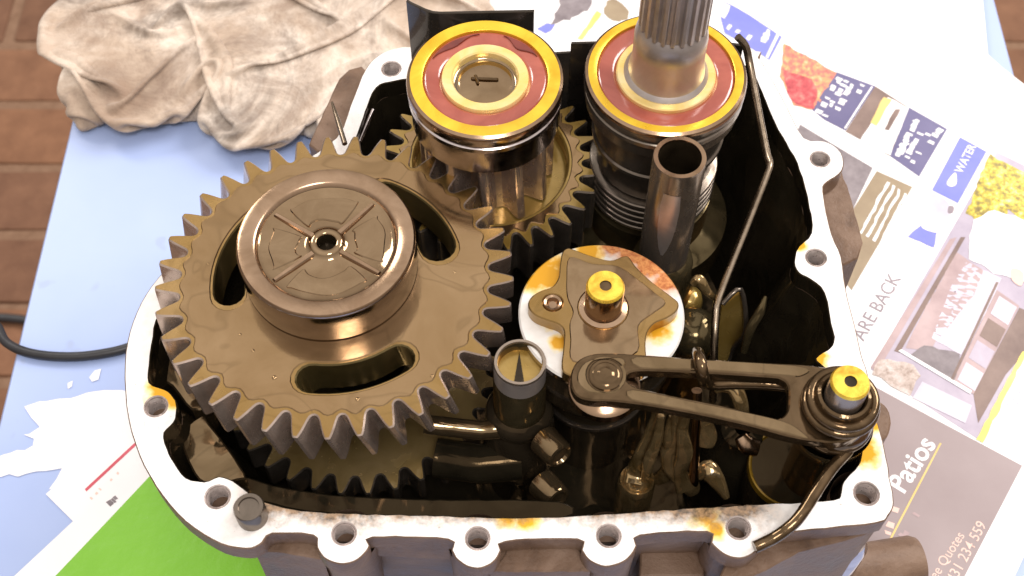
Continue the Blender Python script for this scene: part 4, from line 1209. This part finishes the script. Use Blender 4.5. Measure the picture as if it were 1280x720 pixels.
def inside(p, pts):
    c_ = False
    n = len(pts)
    for i in range(n):
        a, b = pts[i], pts[i - 1]
        if (a[1] > p[1]) != (b[1] > p[1]) and p[0] < (b[0] - a[0]) * (p[1] - a[1]) / (b[1] - a[1]) + a[0]:
            c_ = not c_
    return c_
import numpy as np
def make_rag():
    """a cloth larger than its outline, pushed together on the table: the surplus buckles into folds"""
    NX, NY = 120, 100
    rng = np.random.default_rng(11)
    pts = np.array(rp_)
    # outline by arc length, split at four corner points into the sides of the sheet
    corner_px = tp([(104, 166), (96, -95), (606, -95), (460, 190)])
    ci = [int(np.argmin(((pts - np.array(c)) ** 2).sum(1))) for c in corner_px]
    def side(a, b, n):
        n_p = len(pts)
        best = None
        for step in (1, -1):
            idx = [a]
            while idx[-1] != b: idx.append((idx[-1] + step) % n_p)
            q = pts[idx]
            ln = np.r_[0, np.cumsum(np.linalg.norm(np.diff(q, axis=0), axis=1))]
            if best is None or ln[-1] < best[1][-1]: best = (q, ln)
        q, ln = best
        t = np.linspace(0, ln[-1], n)
        return np.c_[np.interp(t, ln, q[:, 0]), np.interp(t, ln, q[:, 1])]
    left = side(ci[0], ci[1], NY)       # front-left corner to back-left
    back = side(ci[1], ci[2], NX)
    right = side(ci[3], ci[2], NY)
    front = side(ci[0], ci[3], NX)
    u = np.linspace(0, 1, NX)[:, None, None]
    v = np.linspace(0, 1, NY)[None, :, None]
    P2 = ((1 - v) * front[:, None] + v * back[:, None] + (1 - u) * left[None] + u * right[None]
          - ((1 - u) * (1 - v) * front[0] + u * (1 - v) * front[-1] + (1 - u) * v * back[0] + u * v * back[-1]))
    wx_, wy_ = np.ptp(pts[:, 0]), np.ptp(pts[:, 1])
    e = np.minimum(np.minimum(u[..., 0], 1 - u[..., 0]) * wx_, np.minimum(v[..., 0], 1 - v[..., 0]) * wy_)
    dome = .026 * np.sqrt(1 - (1 - np.clip(e / .045, 0, 1)) ** 2)
    P = np.zeros((NX, NY, 3))
    P[..., :2] = P2
    # seeds of the big folds run mostly along the cloth, fanning out towards its left end
    for i in range(NX):
        for j in range(NY):
            q = Vector((P2[i, j, 0] * 15 - P2[i, j, 1] * 6, P2[i, j, 1] * 44 + P2[i, j, 0] * 24, 3.3))
            P[i, j, 2] = dome[i, j] + .009 * (noise.noise(q) + .6 * noise.noise(q * 2.3)) * min(1, e[i, j] / .01) + .002
    fixed = np.zeros((NX, NY), bool)
    fixed[0] = fixed[-1] = True
    fixed[:, 0] = fixed[:, -1] = True
    F0 = P[fixed].copy()
    F0[:, 2] = .0012
    P[fixed] = F0
    fx = wx_ / (NX - 1) * 1.14
    fy = wy_ / (NY - 1) * 1.42
    # each row of constraints: slices a, b, rest length, stiffness
    S = np.s_
    def con(di, dj, L_, k): return ((slice(0, NX - di), slice(max(0, -dj), NY - max(0, dj))), (slice(di, NX), slice(max(0, dj), NY + min(0, dj))), L_, k)
    dg = math.hypot(fx, fy)
    cons = [con(1, 0, fx, .5), con(0, 1, fy, .5), con(1, 1, dg, .22), con(1, -1, dg, .22), con(2, 0, 2 * fx, .14), con(0, 2, 2 * fy, .12), con(4, 0, 4 * fx, .02)]
    Vv = np.zeros_like(P)
    floor_h = np.maximum(dome * .55, .0012)
    w_ = np.where(fixed, 0.0, 1.0)[..., None]
    for it in range(130):
        grow = min(1.0, .55 + it / 90)
        Vv *= .90
        Vv[..., 2] -= .00010
        Q = P.copy()
        P = P + Vv * w_
        for k in range(7):
            for (a, b, L_, st) in cons:
                d = P[b] - P[a]
                ln = np.linalg.norm(d, axis=-1, keepdims=True) + 1e-9
                Lr = L_ * (.82 + .18 * grow)
                corr = d * ((ln - Lr) / ln) * (.5 * st)
                P[a] += corr * w_[a]
                P[b] -= corr * w_[b]
            P[fixed] = F0
            P[..., 2] = np.maximum(P[..., 2], floor_h)
            P[..., 2] = np.where(P[..., 2] > .058, .058 + (P[..., 2] - .058) * .5, P[..., 2])
        Vv = np.clip(P - Q, -.003, .003)
    bm = bmesh.new()
    vv = [[bm.verts.new((P[i, j, 0], P[i, j, 1], ZT + .0012 + P[i, j, 2])) for j in range(NY)] for i in range(NX)]
    for i in range(NX - 1):
        for j in range(NY - 1):
            bm.faces.new((vv[i][j], vv[i + 1][j], vv[i + 1][j + 1], vv[i][j + 1]))
    me = finish(bm, 180)
    return me
rg = obj('crumpled_rag', make_rag(), 'rag_cloth', None, (-.09, .22, ZT))
tag(rg, 'crumpled oil stained cream cloth rag heaped on the corner of the table', 'rag')
md = rg.modifiers.new('thickness', 'SOLIDIFY')
md.thickness = .0011
md.offset = -1
md = rg.modifiers.new('smooth', 'SUBSURF')
md.levels = 2
md.render_levels = 2
